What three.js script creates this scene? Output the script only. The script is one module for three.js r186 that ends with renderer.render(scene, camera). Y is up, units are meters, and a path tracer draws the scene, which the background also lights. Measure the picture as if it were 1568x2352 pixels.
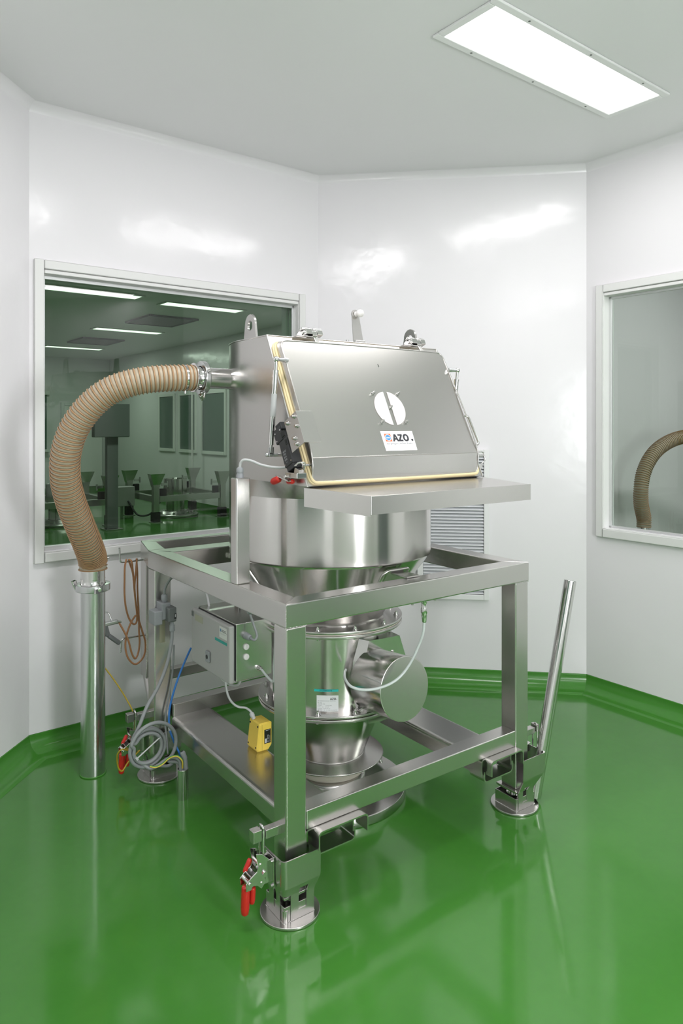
import * as THREE from 'three';
import { mergeGeometries } from 'three/addons/utils/BufferGeometryUtils.js';
import { RoundedBoxGeometry } from 'three/addons/geometries/RoundedBoxGeometry.js';
import { RectAreaLightUniformsLib } from 'three/addons/lights/RectAreaLightUniformsLib.js';

// ---------------------------------------------------------------- camera, lights, exposure
const scene = new THREE.Scene();
scene.background = new THREE.Color(0x000000);
const EYE = 1.625, F = 1630;
const camera = new THREE.PerspectiveCamera(2 * Math.atan(1176 / F) * 180 / Math.PI, 1568 / 2352, 0.05, 60);
camera.position.set(0, EYE, 0);
camera.setViewOffset(1568, 2352, 0, 203, 1568, 2352);
camera.updateProjectionMatrix();
const renderer = new THREE.WebGLRenderer({ antialias: true });
renderer.toneMapping = THREE.LinearToneMapping;
renderer.toneMappingExposure = 0.93;
renderer.shadowMap.enabled = true;
RectAreaLightUniformsLib.init();
const PANEL_LIGHT = 15, LEFT_LIGHT = 24, UNSEEN_REAR_LIGHT = 17, UNSEEN_WALL_LIGHT = 40, HALL_LIGHT = 35, UNSEEN_SIDE_LIGHT = 38;  // the rear, side room and rear wall lights are out of view
const LIGHT_COLOR = new THREE.Color().setRGB(1.0, 0.972, 0.985);

const RHO = 37.6 * Math.PI / 180;     // the room's turn; room coordinates (u to the right, v away)
const TH = 36 * Math.PI / 180;        // the station's turn
const ORG = new THREE.Vector3(-0.1807, 0, -2.312);   // the station's near foot
const CEIL = 3.21;

// ---------------------------------------------------------------- helpers
let seed = 7;
const rnd = () => { seed = (seed * 16807) % 2147483647; return seed / 2147483647; };
const V = (u, v, y) => new THREE.Vector3(u, y, -v);
const names = {};
function numbered(n) { const k = names[n] ?? 0; names[n] = k + 1; return k ? n + '_' + String(k).padStart(3, '0') : n; }
const bases = new Map();
// a thing placed in the station's axes (frame 's') or the room's axes (frame 'r') at (u, v, y)
function thing(name, label, category, [u, v, y] = [0, 0, 0], frame = 's', group) {
  const g = new THREE.Group();
  g.name = numbered(name);
  const a = frame === 's' ? TH : RHO, o = frame === 's' ? ORG : new THREE.Vector3();
  g.rotation.y = a;
  g.position.copy(V(u, v, y).applyAxisAngle(new THREE.Vector3(0, 1, 0), a).add(o));
  g.userData.label = label; g.userData.category = category;
  if (group) g.userData.group = group;
  bases.set(g, V(u, v, y));
  scene.add(g);
  return g;
}
function structure(name, frame = 'r') {
  const g = new THREE.Group(); g.name = name; g.rotation.y = RHO; g.userData.kind = 'structure';
  bases.set(g, new THREE.Vector3()); scene.add(g); return g;
}
function structMesh(name, geo, mat) {
  const m = new THREE.Mesh(Array.isArray(geo) ? merge(geo) : geo, mat); m.name = name; m.rotation.y = RHO;
  m.userData.kind = 'structure'; m.castShadow = m.receiveShadow = true; scene.add(m); return m;
}
// a part: geometry written in the axes of the whole station or room, moved to its thing's base
function part(name, geo, mat, parent, label) {
  let g = Array.isArray(geo) ? merge(geo) : geo;
  const b = bases.get(parent) ?? new THREE.Vector3();
  if (b.lengthSq() > 0) { g = g.clone(); g.translate(-b.x, -b.y, -b.z); }
  const m = new THREE.Mesh(g, mat);
  m.name = name; m.castShadow = m.receiveShadow = true;
  if (label) m.userData.label = label;
  bases.set(m, b); parent.add(m);
  return m;
}
function merge(list) {
  const flat = list.flat(9).map((g) => { const h = g.index ? g.toNonIndexed() : g.clone(); for (const k of Object.keys(h.attributes)) if (!['position', 'normal', 'uv'].includes(k)) h.deleteAttribute(k); if (!h.attributes.uv) h.setAttribute('uv', new THREE.BufferAttribute(new Float32Array(h.attributes.position.count * 2), 2)); return h; });
  return flat.length === 1 ? flat[0] : mergeGeometries(flat);
}
// uv in metres from the dominant axis of each face
function boxUV(g) {
  const h = g.index ? g.toNonIndexed() : g; const p = h.attributes.position, n = h.attributes.normal, uv = new Float32Array(p.count * 2);
  for (let i = 0; i < p.count; i++) {
    const ax = Math.abs(n.getX(i)), ay = Math.abs(n.getY(i)), az = Math.abs(n.getZ(i));
    const [a, b] = ay > ax && ay > az ? [p.getX(i), p.getZ(i)] : ax > az ? [p.getZ(i), p.getY(i)] : [p.getX(i), p.getY(i)];
    uv[2 * i] = a; uv[2 * i + 1] = b;
  }
  h.setAttribute('uv', new THREE.BufferAttribute(uv, 2)); return h;
}
function box(u0, u1, v0, v1, y0, y1, r = 0.002) {
  const w = u1 - u0, d = v1 - v0, h = y1 - y0;
  const g = new RoundedBoxGeometry(w, h, d, 2, Math.min(r, w / 2.01, d / 2.01, h / 2.01));
  g.translate((u0 + u1) / 2, (y0 + y1) / 2, -(v0 + v1) / 2); return boxUV(g);
}
function slab(w, h, d, at, rot, r = 0.001) {                    // a small block with its own turn (Euler, station axes)
  const g = new RoundedBoxGeometry(w, h, d, 2, Math.min(r, w / 2.01, d / 2.01, h / 2.01));
  g.applyMatrix4(new THREE.Matrix4().makeRotationFromEuler(new THREE.Euler(...(rot ?? [0, 0, 0])))); g.translate(at.x, at.y, at.z); return g;
}
function prism(poly, y0, y1, bevel = 0.003) {                    // plan polygon (u, v) raised from y0 to y1
  const s = new THREE.Shape(poly.map(([u, v]) => new THREE.Vector2(u, v)));
  const g = new THREE.ExtrudeGeometry(s, { depth: y1 - y0 - 2 * bevel, bevelEnabled: bevel > 0, bevelSize: bevel, bevelOffset: -bevel, bevelThickness: bevel, bevelSegments: 2, curveSegments: 24 });
  g.rotateX(-Math.PI / 2); g.translate(0, y0 + bevel, 0); return g;
}
function cyl(a, b, r0, r1 = r0, seg = 24, open = false) {
  const d = b.clone().sub(a), g = new THREE.CylinderGeometry(r1, r0, d.length(), seg, 1, open);
  g.applyQuaternion(new THREE.Quaternion().setFromUnitVectors(new THREE.Vector3(0, 1, 0), d.clone().normalize()));
  g.translate((a.x + b.x) / 2, (a.y + b.y) / 2, (a.z + b.z) / 2); return g;
}
function lathe(profile, axis, seg = 96) {                        // profile [[r, y], ...], axis (u, v)
  const g = new THREE.LatheGeometry(profile.map(([r, y]) => new THREE.Vector2(Math.max(r, 1e-4), y)), seg);
  g.translate(axis[0], 0, -axis[1]); return g;
}
function latheAlong(profile, a, dir, seg = 48) {                 // lathe with its axis along dir, starting at a
  const g = new THREE.LatheGeometry(profile.map(([r, y]) => new THREE.Vector2(Math.max(r, 1e-4), y)), seg);
  g.applyQuaternion(new THREE.Quaternion().setFromUnitVectors(new THREE.Vector3(0, 1, 0), dir.clone().normalize()));
  g.translate(a.x, a.y, a.z); return g;
}
const curve = (pts, closed = false) => new THREE.CatmullRomCurve3(pts, closed, 'centripetal');
function tube(pts, r, closed = false, seg = 0, rad = 10) {
  const c = pts.isCurve || pts.getPointAt ? pts : curve(pts, closed);
  const g = new THREE.TubeGeometry(c, seg || Math.max(8, pts.length * 8), r, rad, closed);
  if (closed) return g;
  return merge([g, sphere(c.getPointAt(0), r * 0.99, 8), sphere(c.getPointAt(1), r * 0.99, 8)]);
}
function bent(pts, r, bend = 0.02, closed = false, rad = 10) {   // straight runs with rounded corners
  const path = new THREE.CurvePath(); const n = pts.length; let prev = closed ? null : pts[0], first = null;
  for (let i = closed ? 0 : 1; i < (closed ? n : n - 1); i++) {
    const p = pts[(i + n) % n], a = pts[(i - 1 + n) % n], b = pts[(i + 1) % n];
    const ra = Math.min(bend, p.distanceTo(a) * 0.45), rb = Math.min(bend, p.distanceTo(b) * 0.45);
    const s = p.clone().add(a.clone().sub(p).setLength(ra)), e = p.clone().add(b.clone().sub(p).setLength(rb));
    if (prev) path.add(new THREE.LineCurve3(prev, s)); else first = s;
    path.add(new THREE.QuadraticBezierCurve3(s, p, e)); prev = e;
  }
  path.add(new THREE.LineCurve3(prev, closed ? first : pts[n - 1]));
  return new THREE.TubeGeometry(path, Math.max(24, n * 14), r, rad, false);
}
function sphere(p, r, seg = 20) { const g = new THREE.SphereGeometry(r, seg, Math.max(6, seg / 2 | 0)); g.translate(p.x, p.y, p.z); return g; }
function hex(p, dir, r, h) {                                     // hexagon bolt head with a washer
  return merge([cyl(p, p.clone().add(dir.clone().setLength(0.0015)), r * 1.45, r * 1.45, 18), cyl(p.clone().add(dir.clone().setLength(0.0015)), p.clone().add(dir.clone().setLength(h)), r, r * 0.96, 6)]);
}
function torus(R, r, at, dir, arc = Math.PI * 2, spin = 0) {
  const g = new THREE.TorusGeometry(R, r, 10, 56, arc); g.rotateZ(spin);
  g.applyQuaternion(new THREE.Quaternion().setFromUnitVectors(new THREE.Vector3(0, 0, 1), dir.clone().normalize())); g.translate(at.x, at.y, at.z); return g;
}
function surface(pts, tris, uvs) {                               // flat shaded polygons
  const pos = []; for (const t of tris) for (const i of t) pos.push(pts[i].x, pts[i].y, pts[i].z);
  const g = new THREE.BufferGeometry(); g.setAttribute('position', new THREE.Float32BufferAttribute(pos, 3));
  g.computeVertexNormals(); return uvs ? g : boxUV(g);
}
function quad(a, b, c, d) { return surface([a, b, c, d], [[0, 1, 2], [0, 2, 3]]); }
function patch(a, b, c, d) {                                     // printed sheet: a bottom left, b bottom right, c top right, d top left, uv 0..1
  const g = new THREE.BufferGeometry();
  g.setAttribute('position', new THREE.Float32BufferAttribute([a, b, c, a, c, d].flatMap((p) => [p.x, p.y, p.z]), 3));
  g.setAttribute('uv', new THREE.Float32BufferAttribute([0, 0, 1, 0, 1, 1, 0, 0, 1, 1, 0, 1], 2)); g.computeVertexNormals(); return g;
}
const lerp = (a, b, t) => a + (b - a) * t;

// ---------------------------------------------------------------- procedural textures
function noiseGrid(n, cells, rand) {                             // tileable value noise, smooth
  const g = Array.from({ length: cells * cells }, rand), out = new Float32Array(n * n), s = (t) => t * t * (3 - 2 * t);
  for (let y = 0; y < n; y++) for (let x = 0; x < n; x++) {
    const fx = x / n * cells, fy = y / n * cells, x0 = fx | 0, y0 = fy | 0, tx = s(fx - x0), ty = s(fy - y0), x1 = (x0 + 1) % cells, y1 = (y0 + 1) % cells;
    out[y * n + x] = lerp(lerp(g[y0 * cells + x0], g[y0 * cells + x1], tx), lerp(g[y1 * cells + x0], g[y1 * cells + x1], tx), ty);
  }
  return out;
}
function fractal(n, layers) { const o = new Float32Array(n * n); let t = 0; for (const [c, w] of layers) { const l = noiseGrid(n, c, rnd); for (let i = 0; i < o.length; i++) o[i] += l[i] * w; t += w; } for (let i = 0; i < o.length; i++) o[i] /= t; return o; }
function dataTex(n, m, fn, srgb = false) {
  const d = new Uint8Array(n * m * 4);
  for (let y = 0; y < m; y++) for (let x = 0; x < n; x++) { const c = fn(x, y), o = (y * n + x) * 4; d[o] = c[0]; d[o + 1] = c[1]; d[o + 2] = c[2]; d[o + 3] = 255; }
  const t = new THREE.DataTexture(d, n, m); t.wrapS = t.wrapT = THREE.RepeatWrapping; t.magFilter = t.minFilter = THREE.LinearFilter; if (srgb) t.colorSpace = THREE.SRGBColorSpace; t.needsUpdate = true; return t;
}
const gray = (f, n) => (x, y) => { const v = Math.max(0, Math.min(255, f[y * n + x] * 255)) | 0; return [v, v, v]; };
const nWall = fractal(512, [[6, 1], [14, 0.55], [40, 0.2], [110, 0.07]]);
const wallBump = dataTex(512, 512, gray(nWall, 512)); wallBump.repeat.set(0.5, 0.5);
const nRough = fractal(512, [[5, 1], [17, 0.7], [60, 0.5], [150, 0.3]]);
const roughTex = (lo, hi, rep) => { const t = dataTex(512, 512, (x, y) => { const v = (lerp(lo, hi, nRough[y * 512 + x]) * 255) | 0; return [v, v, v]; }); t.repeat.set(rep, rep); return t; };
const nFloor = fractal(512, [[4, 1], [11, 0.4], [28, 0.12]]);
const floorBump = dataTex(512, 512, gray(nFloor, 512)); floorBump.repeat.set(0.4, 0.4);
const floorTint = (() => { const f = fractal(512, [[3, 1], [9, 0.5], [30, 0.3], [120, 0.2]]); return dataTex(512, 512, (x, y) => { const t = (f[y * 512 + x] - 0.5); return [66 + t * 17, 126 + t * 18, 49 + t * 13]; }, true); })(); floorTint.repeat.set(0.35, 0.35);

// ---------------------------------------------------------------- materials
const std = (o) => new THREE.MeshStandardMaterial(o), phy = (o) => new THREE.MeshPhysicalMaterial(o);
const rgb = (r, g, b) => new THREE.Color().setRGB(r, g, b);
const M = {
  wall: phy({ color: rgb(0.82, 0.80, 0.825), roughness: 0.26, bumpMap: wallBump, bumpScale: 0.004, ior: 1.5, roughnessMap: roughTex(0.45, 0.95, 0.6) }),
  ceiling: phy({ color: rgb(0.78, 0.775, 0.785), roughness: 0.42, bumpMap: wallBump, bumpScale: 0.003 }),
  trim: phy({ color: rgb(0.84, 0.84, 0.83), roughness: 0.3, bumpMap: wallBump, bumpScale: 0.001 }),
  floor: phy({ color: 0xffffff, map: floorTint, roughness: 0.3, roughnessMap: roughTex(0.2, 0.55, 0.8), bumpMap: floorBump, bumpScale: 0.0022, ior: 1.52 }),
  cove: phy({ color: rgb(0.054, 0.225, 0.028), roughness: 0.16, bumpMap: floorBump, bumpScale: 0.002, ior: 1.52 }),
  aluminium: std({ color: rgb(0.72, 0.73, 0.73), metalness: 0.75, roughness: 0.4 }),
  rubberGrey: std({ color: rgb(0.18, 0.19, 0.18), roughness: 0.7 }),
  steel: std({ color: rgb(0.60, 0.585, 0.565), metalness: 1, roughness: 0.27 }),
  satin: std({ color: rgb(0.58, 0.565, 0.55), metalness: 1, roughness: 0.27 }),
  vessel: phy({ color: rgb(0.62, 0.60, 0.585), metalness: 1, roughness: 0.17, anisotropy: 0.8, anisotropyRotation: Math.PI / 2 }),
  bright: std({ color: rgb(0.70, 0.69, 0.68), metalness: 1, roughness: 0.14 }),
  zinc: std({ color: rgb(0.62, 0.63, 0.63), metalness: 1, roughness: 0.24 }),
  whitePaint: phy({ color: rgb(0.82, 0.82, 0.82), roughness: 0.35 }),
  slat: phy({ color: rgb(0.74, 0.76, 0.78), roughness: 0.4 }),
  doorGrey: phy({ color: rgb(0.16, 0.17, 0.18), roughness: 0.4 }),
  dark: std({ color: rgb(0.02, 0.02, 0.02), roughness: 0.8 }),
  black: phy({ color: rgb(0.022, 0.023, 0.025), roughness: 0.42 }),
  red: phy({ color: rgb(0.56, 0.022, 0.016), roughness: 0.3 }),
  yellow: phy({ color: rgb(0.80, 0.58, 0.09), roughness: 0.4 }),
  gasket: phy({ color: rgb(0.74, 0.62, 0.36), roughness: 0.45 }),
  white: phy({ color: rgb(0.74, 0.72, 0.71), roughness: 0.5 }),
  ivory: phy({ color: rgb(0.76, 0.70, 0.61), roughness: 0.5 }),
  cableGrey: phy({ color: rgb(0.25, 0.265, 0.27), roughness: 0.45 }),
  cableLight: phy({ color: rgb(0.50, 0.51, 0.51), roughness: 0.45 }),
  plasticGrey: phy({ color: rgb(0.28, 0.295, 0.31), roughness: 0.5 }),
  switchGrey: phy({ color: rgb(0.14, 0.15, 0.15), roughness: 0.45 }),
  blue: phy({ color: rgb(0.02, 0.17, 0.52), roughness: 0.35 }),
  yellowWire: phy({ color: rgb(0.42, 0.30, 0.02), roughness: 0.45 }),
  greenWire: phy({ color: rgb(0.11, 0.33, 0.05), roughness: 0.45 }),
  brown: phy({ color: rgb(0.40, 0.19, 0.085), roughness: 0.35 }),
  hose: phy({ color: rgb(0.50, 0.43, 0.32), roughness: 0.42, transmission: 0.15 }),
  rib: phy({ color: rgb(0.37, 0.22, 0.11), roughness: 0.38 }),
  clear: phy({ color: rgb(0.80, 0.84, 0.84), roughness: 0.25, transmission: 0.35, ior: 1.4 }),
  cabinet: phy({ color: rgb(0.46, 0.455, 0.45), roughness: 0.45, metalness: 0.35 }),
  blackRubber: std({ color: rgb(0.012, 0.012, 0.012), roughness: 0.75 }),
  glassGreen: phy({ color: rgb(0.47, 0.63, 0.49), roughness: 0.0, transmission: 1, thickness: 0, ior: 1.5 }),
  glassPale: phy({ color: rgb(0.72, 0.80, 0.74), roughness: 0.0, transmission: 1, thickness: 0, ior: 1.5 }),
  farGlass: phy({ color: rgb(0.10, 0.17, 0.13), roughness: 0.08 }),
  farDark: phy({ color: rgb(0.15, 0.16, 0.16), roughness: 0.5 }),
  glow: std({ color: rgb(0.9, 0.9, 0.9), emissive: rgb(1, 0.985, 0.965), emissiveIntensity: 2.2, roughness: 0.6 }),
  disc: phy({ color: rgb(0.70, 0.665, 0.66), roughness: 0.55 }),
  unseenGlow: std({ color: rgb(0.85, 0.87, 0.88), emissive: rgb(0.97, 0.985, 1), emissiveIntensity: 2.5, roughness: 0.5 }),  // glowing face of the unseen light on the rear wall
  chipped: phy({ color: rgb(0.74, 0.74, 0.73), roughness: 0.5, bumpMap: wallBump, bumpScale: 0.004 }),
};
function canvasTex(w, h, draw) {
  const c = document.createElement('canvas'); c.width = w; c.height = h; const x = c.getContext('2d'); draw(x, w, h);
  const t = new THREE.CanvasTexture(c); t.colorSpace = THREE.SRGBColorSpace; return t;
}
const printed = (t, rough = 0.4) => phy({ color: 0xffffff, map: t, roughness: rough });

// ================================================================ THE ROOM
const ROOM = [[-0.3, 2.499], [0.916, 3.715], [2.67, 3.715], [3.85, 2.535], [3.85, -0.70], [2.62, -1.93], [0.93, -1.93], [-0.3, -0.70]];
const SIDES = ['left', 'back_left', 'back', 'right', 'near_right', 'rear', 'near_left', 'side'];
const WT = 0.10;
// wall slab from a to b (room coordinates, inner face on the left side of the room), holes [s0, s1, y0, y1]
function wallSlab(a, b, h, t, holes = [], ext = t * 0.55) {
  const L = Math.hypot(b[0] - a[0], b[1] - a[1]);
  const s = new THREE.Shape([[-ext, -0.05], [L + ext, -0.05], [L + ext, h + 0.05], [-ext, h + 0.05]].map(([x, y]) => new THREE.Vector2(x, y)));
  for (const [s0, s1, y0, y1] of holes) s.holes.push(new THREE.Path([[s0, y0], [s0, y1], [s1, y1], [s1, y0]].map(([x, y]) => new THREE.Vector2(x, y))));
  const g = new THREE.ExtrudeGeometry(s, { depth: t, bevelEnabled: false });
  g.translate(0, 0, -t);                                          // inner face at local z = 0, thickness behind it
  const ang = Math.atan2(b[1] - a[1], b[0] - a[0]);
  g.rotateY(ang); g.translate(a[0], 0, -a[1]); return g;
}
const WIN_B = { u0: 0.982, u1: 2.511, y0: 0.985, y1: 2.395 }, WIN_D = { v1: 2.412, v0: 0.62, y0: 1.0, y1: 2.41 };
ROOM.forEach((a, i) => {
  const b = ROOM[(i + 1) % 8], holes = [];
  if (i === 1) holes.push([WIN_B.u0 - a[0], WIN_B.u1 - a[0], WIN_B.y0, WIN_B.y1]);
  if (i === 3) holes.push([a[1] - WIN_D.v1, a[1] - WIN_D.v0, WIN_D.y0, WIN_D.y1]);
  structMesh('wall_' + SIDES[i], wallSlab(a, b, CEIL, WT, holes), M.wall);
});
{ // floor and ceiling as closed slabs a little larger than the room
  const grow = ROOM.map(([u, v]) => [1.775 + (u - 1.775) * 1.02, 0.9 + (v - 0.9) * 1.015]);
  structMesh('floor', prism(grow, -0.12, 0, 0), M.floor);
  structMesh('ceiling', prism(grow, CEIL, CEIL + 0.12, 0), M.ceiling);
}
function sweep(poly, i, profile) {                               // profile [[d inward, y], ...] along side i with mitred ends
  const n = poly.length, nrm = (k) => { const a = poly[k], b = poly[(k + 1) % n], l = Math.hypot(b[0] - a[0], b[1] - a[1]); return [(b[1] - a[1]) / l, -(b[0] - a[0]) / l]; };
  const mit = (k) => { const p = nrm((k - 1 + n) % n), q = nrm(k), d = 1 + p[0] * q[0] + p[1] * q[1]; return [(p[0] + q[0]) / d, (p[1] + q[1]) / d]; };
  const a = poly[i], b = poly[(i + 1) % n], ma = mit(i), mb = mit((i + 1) % n), L = Math.hypot(b[0] - a[0], b[1] - a[1]);
  const pos = [], uv = [], idx = [], m = profile.length; let s = 0;
  profile.forEach(([d, y], k) => {
    if (k) s += Math.hypot(d - profile[k - 1][0], y - profile[k - 1][1]);
    pos.push(a[0] + ma[0] * d, y, -(a[1] + ma[1] * d), b[0] + mb[0] * d, y, -(b[1] + mb[1] * d)); uv.push(0, s, L, s);
    if (k) { const o = 2 * k; idx.push(o - 2, o - 1, o, o - 1, o + 1, o); }
  });
  const g = new THREE.BufferGeometry(); g.setAttribute('position', new THREE.Float32BufferAttribute(pos, 3)); g.setAttribute('uv', new THREE.Float32BufferAttribute(uv, 2)); g.setIndex(idx); g.computeVertexNormals(); return g;
}
const coveProfile = [[-0.02, 0.088], [0.004, 0.088], [0.004, 0.084]]; for (let k = 0; k <= 10; k++) { const t = k / 10 * Math.PI / 2; coveProfile.push([0.004 + 0.075 * (1 - Math.cos(t)), 0.079 - 0.075 * Math.sin(t)]); } coveProfile.push([0.12, 0.0015], [0.12, -0.02]);
const ceilProfile = []; for (let k = 0; k <= 10; k++) { const t = k / 10 * Math.PI / 2; ceilProfile.push([-0.001 + 0.055 * (1 - Math.sin(t)), CEIL + 0.001 - 0.055 * (1 - Math.cos(t))]); }
for (let i = 0; i < 8; i++) { structMesh('baseboard_' + SIDES[i], sweep(ROOM, i, coveProfile), M.cove); structMesh('trim_' + (i + 1), sweep(ROOM, i, ceilProfile), M.wall); }

// ---------------------------------------------------------------- windows
{
  const w = structure('window_1'), { u0, u1, y0, y1 } = WIN_B, f = 3.715, k = 0.047;
  part('frame', [box(u0 - k, u0, f - 0.026, f + 0.01, y0 - 0.055, y1 + k, 0.006)], M.chipped, w);
  part('frame', [box(u1, u1 + k, f - 0.026, f + 0.01, y0 - 0.055, y1 + k, 0.006)], M.chipped, w);
  part('frame', [box(u0 + 0.0005, u1 - 0.0005, f - 0.022, f + 0.01, y1, y1 + k, 0.008)], M.chipped, w);
  part('frame', [box(u0 + 0.002, u1 - 0.002, f - 0.016, f + 0.07, y1 - 0.022, y1 - 0.0005, 0.006)], M.chipped, w);
  part('sill', [box(u0 + 0.0005, u1 - 0.0005, f - 0.03, f + 0.055, y0 - 0.052, y0 - 0.0005, 0.008)], M.chipped, w);
  const g = f + 0.055;
  part('glazing_bead', [box(u0, u0 + 0.018, g - 0.02, g - 0.004, y0, y1 - 0.022), box(u1 - 0.018, u1, g - 0.02, g - 0.004, y0, y1 - 0.022), box(u0, u1, g - 0.02, g - 0.004, y1 - 0.04, y1 - 0.022), box(u0, u1, g - 0.03, g - 0.004, y0, y0 + 0.022)], M.aluminium, w);
  part('reveal', [box(u0 - 0.0005, u0 + 0.002, f - 0.01, f + 0.09, y0, y1, 0.0005), box(u1 - 0.002, u1 + 0.0005, f - 0.01, f + 0.09, y0, y1, 0.0005)], M.trim, w);
  part('pane', quad(V(u0, g, y0), V(u1, g, y0), V(u1, g, y1), V(u0, g, y1)), M.glassGreen, w);
}
{
  const w = structure('window_2'), { v0, v1, y0, y1 } = WIN_D, f = 3.85, k = 0.047;
  part('frame', [box(f - 0.024, f + 0.01, v1, v1 + k, y0 - 0.055, y1 + k, 0.006)], M.chipped, w);
  part('frame', [box(f - 0.024, f + 0.01, v0 - k, v0, y0 - 0.055, y1 + k, 0.006)], M.chipped, w);
  part('frame', [box(f - 0.022, f + 0.01, v0 + 0.0005, v1 - 0.0005, y1, y1 + k, 0.006)], M.chipped, w);
  part('frame', [box(f - 0.014, f + 0.07, v0 + 0.002, v1 - 0.002, y1 - 0.022, y1 - 0.0005, 0.006)], M.chipped, w);
  part('sill', [box(f - 0.03, f + 0.055, v0 + 0.0005, v1 - 0.0005, y0 - 0.055, y0 - 0.0005, 0.008)], M.chipped, w);
  const g = f + 0.062;
  part('reveal', [box(f - 0.01, f + 0.09, v1 - 0.002, v1 + 0.0005, y0, y1, 0.0005), box(f - 0.01, f + 0.09, v0 - 0.0005, v0 + 0.002, y0, y1, 0.0005)], M.trim, w);
  part('glazing_bead', [box(g - 0.02, g - 0.004, v1 - 0.02, v1 - 0.002, y0, y1 - 0.022), box(g - 0.02, g - 0.004, v0 + 0.002, v0 + 0.018, y0, y1 - 0.022), box(g - 0.02, g - 0.004, v0, v1, y1 - 0.036, y1 - 0.022), box(g - 0.02, g - 0.004, v0, v1, y0, y0 + 0.012)], M.aluminium, w);
  part('pane', quad(V(g, v0, y0), V(g, v1, y0), V(g, v1, y1), V(g, v0, y1)), M.glassPale, w);
}

// ---------------------------------------------------------------- unseen part of the room: dark door and window, placed to darken the steel's reflections
{
  const d = structure('door_2'), R2 = Math.SQRT1_2, bar = (s0, s1, y0, y1, d0, d1) => { const g = new RoundedBoxGeometry(s1 - s0, y1 - y0, d1 - d0, 2, 0.003); g.translate((s0 + s1) / 2, (y0 + y1) / 2, (d0 + d1) / 2); boxUV(g); g.rotateY(-Math.PI * 0.75); g.translate(3.85, 0, 0.70); return g; };
  part('leaf', bar(0.40, 1.32, 0.09, 2.10, 0.0006, 0.03), M.doorGrey, d); part('door_frame', [bar(0.33, 0.398, 0.09, 2.17, 0.0006, 0.045), bar(1.322, 1.39, 0.09, 2.17, 0.0006, 0.045), bar(0.399, 1.321, 2.102, 2.17, 0.0006, 0.045)], M.aluminium, d); part('door_window', bar(0.58, 1.14, 1.15, 1.95, 0.0305, 0.034), M.farGlass, d);
  const w = structure('window_6'), x = -0.3 + 0.0006;
  part('frame', [box(x, x + 0.025, 0.15, 0.20, 0.95, 2.45), box(x, x + 0.025, 1.70, 1.75, 0.95, 2.45), box(x, x + 0.025, 0.201, 1.699, 2.4, 2.45), box(x, x + 0.025, 0.201, 1.699, 0.95, 1.0)], M.trim, w); part('pane', box(x, x + 0.006, 0.201, 1.699, 1.001, 2.399, 0.001), M.farGlass, w);
}

{ // unseen light panel out of view, placed to throw the hose's shadow
  const w = structure('window_7'), u0 = 1.02, u1 = 1.66, y0 = 1.15, y1 = 2.05, f = -1.93 + 0.0006, k = 0.05;
  part('frame', [box(u0 - k, u0, f, f + 0.03, y0 - k, y1 + k), box(u1, u1 + k, f, f + 0.03, y0 - k, y1 + k), box(u0 + 0.0005, u1 - 0.0005, f, f + 0.03, y1, y1 + k), box(u0 + 0.0005, u1 - 0.0005, f, f + 0.04, y0 - k, y0)], M.trim, w);
  part('pane', box(u0 + 0.0005, u1 - 0.0005, f, f + 0.008, y0 + 0.0005, y1 - 0.0005, 0.001), M.unseenGlow, w);
  const l = new THREE.RectAreaLight(new THREE.Color().setRGB(0.97, 0.985, 1.0), UNSEEN_WALL_LIGHT, u1 - u0 - 0.01, y1 - y0 - 0.01);
  l.name = 'unseen_wall_light'; l.position.copy(V((u0 + u1) / 2, f + 0.012, (y0 + y1) / 2)); l.castShadow = true; w.add(l);
}

// ---------------------------------------------------------------- lamps
function ceilingLight(u, v, W, D, intensity, label, group, y = CEIL, detail = true) {
  const t = thing('ceiling_light', label, 'ceiling light', [u, v, y], 'r', group);
  const b = 0.034, h = 0.012;
  const fr = [box(u - W / 2, u + W / 2, v - D / 2, v - D / 2 + b, y - h, y - 0.0005, 0.004), box(u - W / 2, u + W / 2, v + D / 2 - b, v + D / 2, y - h, y - 0.0005, 0.004), box(u - W / 2, u - W / 2 + b, v - D / 2 + b, v + D / 2 - b, y - h, y - 0.0005, 0.004), box(u + W / 2 - b, u + W / 2, v - D / 2 + b, v + D / 2 - b, y - h, y - 0.0005, 0.004)];
  part('frame', fr, M.whitePaint, t);
  part('diffuser', box(u - W / 2 + b, u + W / 2 - b, v - D / 2 + b, v + D / 2 - b, y - 0.008, y - 0.001, 0.001), M.glow, t);
  if (detail) for (const s of [-1, 1]) for (const k of [-0.33, 0, 0.33]) part('screw', cyl(V(u + k * W, v + s * (D / 2 - b / 2), y - h - 0.0015), V(u + k * W, v + s * (D / 2 - b / 2), y - h), 0.005, 0.005, 10), M.rubberGrey, t);
  const l = new THREE.RectAreaLight(LIGHT_COLOR, intensity, W - 2 * b, D - 2 * b);
  l.name = 'panel_light'; l.position.set(0, -0.0125, 0); l.rotation.x = -Math.PI / 2; l.castShadow = true; t.add(l);
  return t;
}
ceilingLight(2.69, 1.9, 1.26, 0.335, PANEL_LIGHT, 'bright rectangular ceiling light panel in a white screwed frame, upper right of the room', null);
ceilingLight(0.93, 1.9, 1.26, 0.335, LEFT_LIGHT, 'ceiling light panel above the picture, mirrored as a streak beside the window', null);
ceilingLight(2.69, -1.0, 1.26, 0.335, UNSEEN_REAR_LIGHT, 'unseen ceiling light panel behind the camera on the right, lighting the hood lid', null);  // out of view, placed to light the machine front and the far walls
ceilingLight(0.93, -1.0, 1.26, 0.335, UNSEEN_REAR_LIGHT, 'unseen ceiling light panel behind the camera on the left, lighting the near floor', null);  // out of view too, placed to light the near floor

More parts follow.
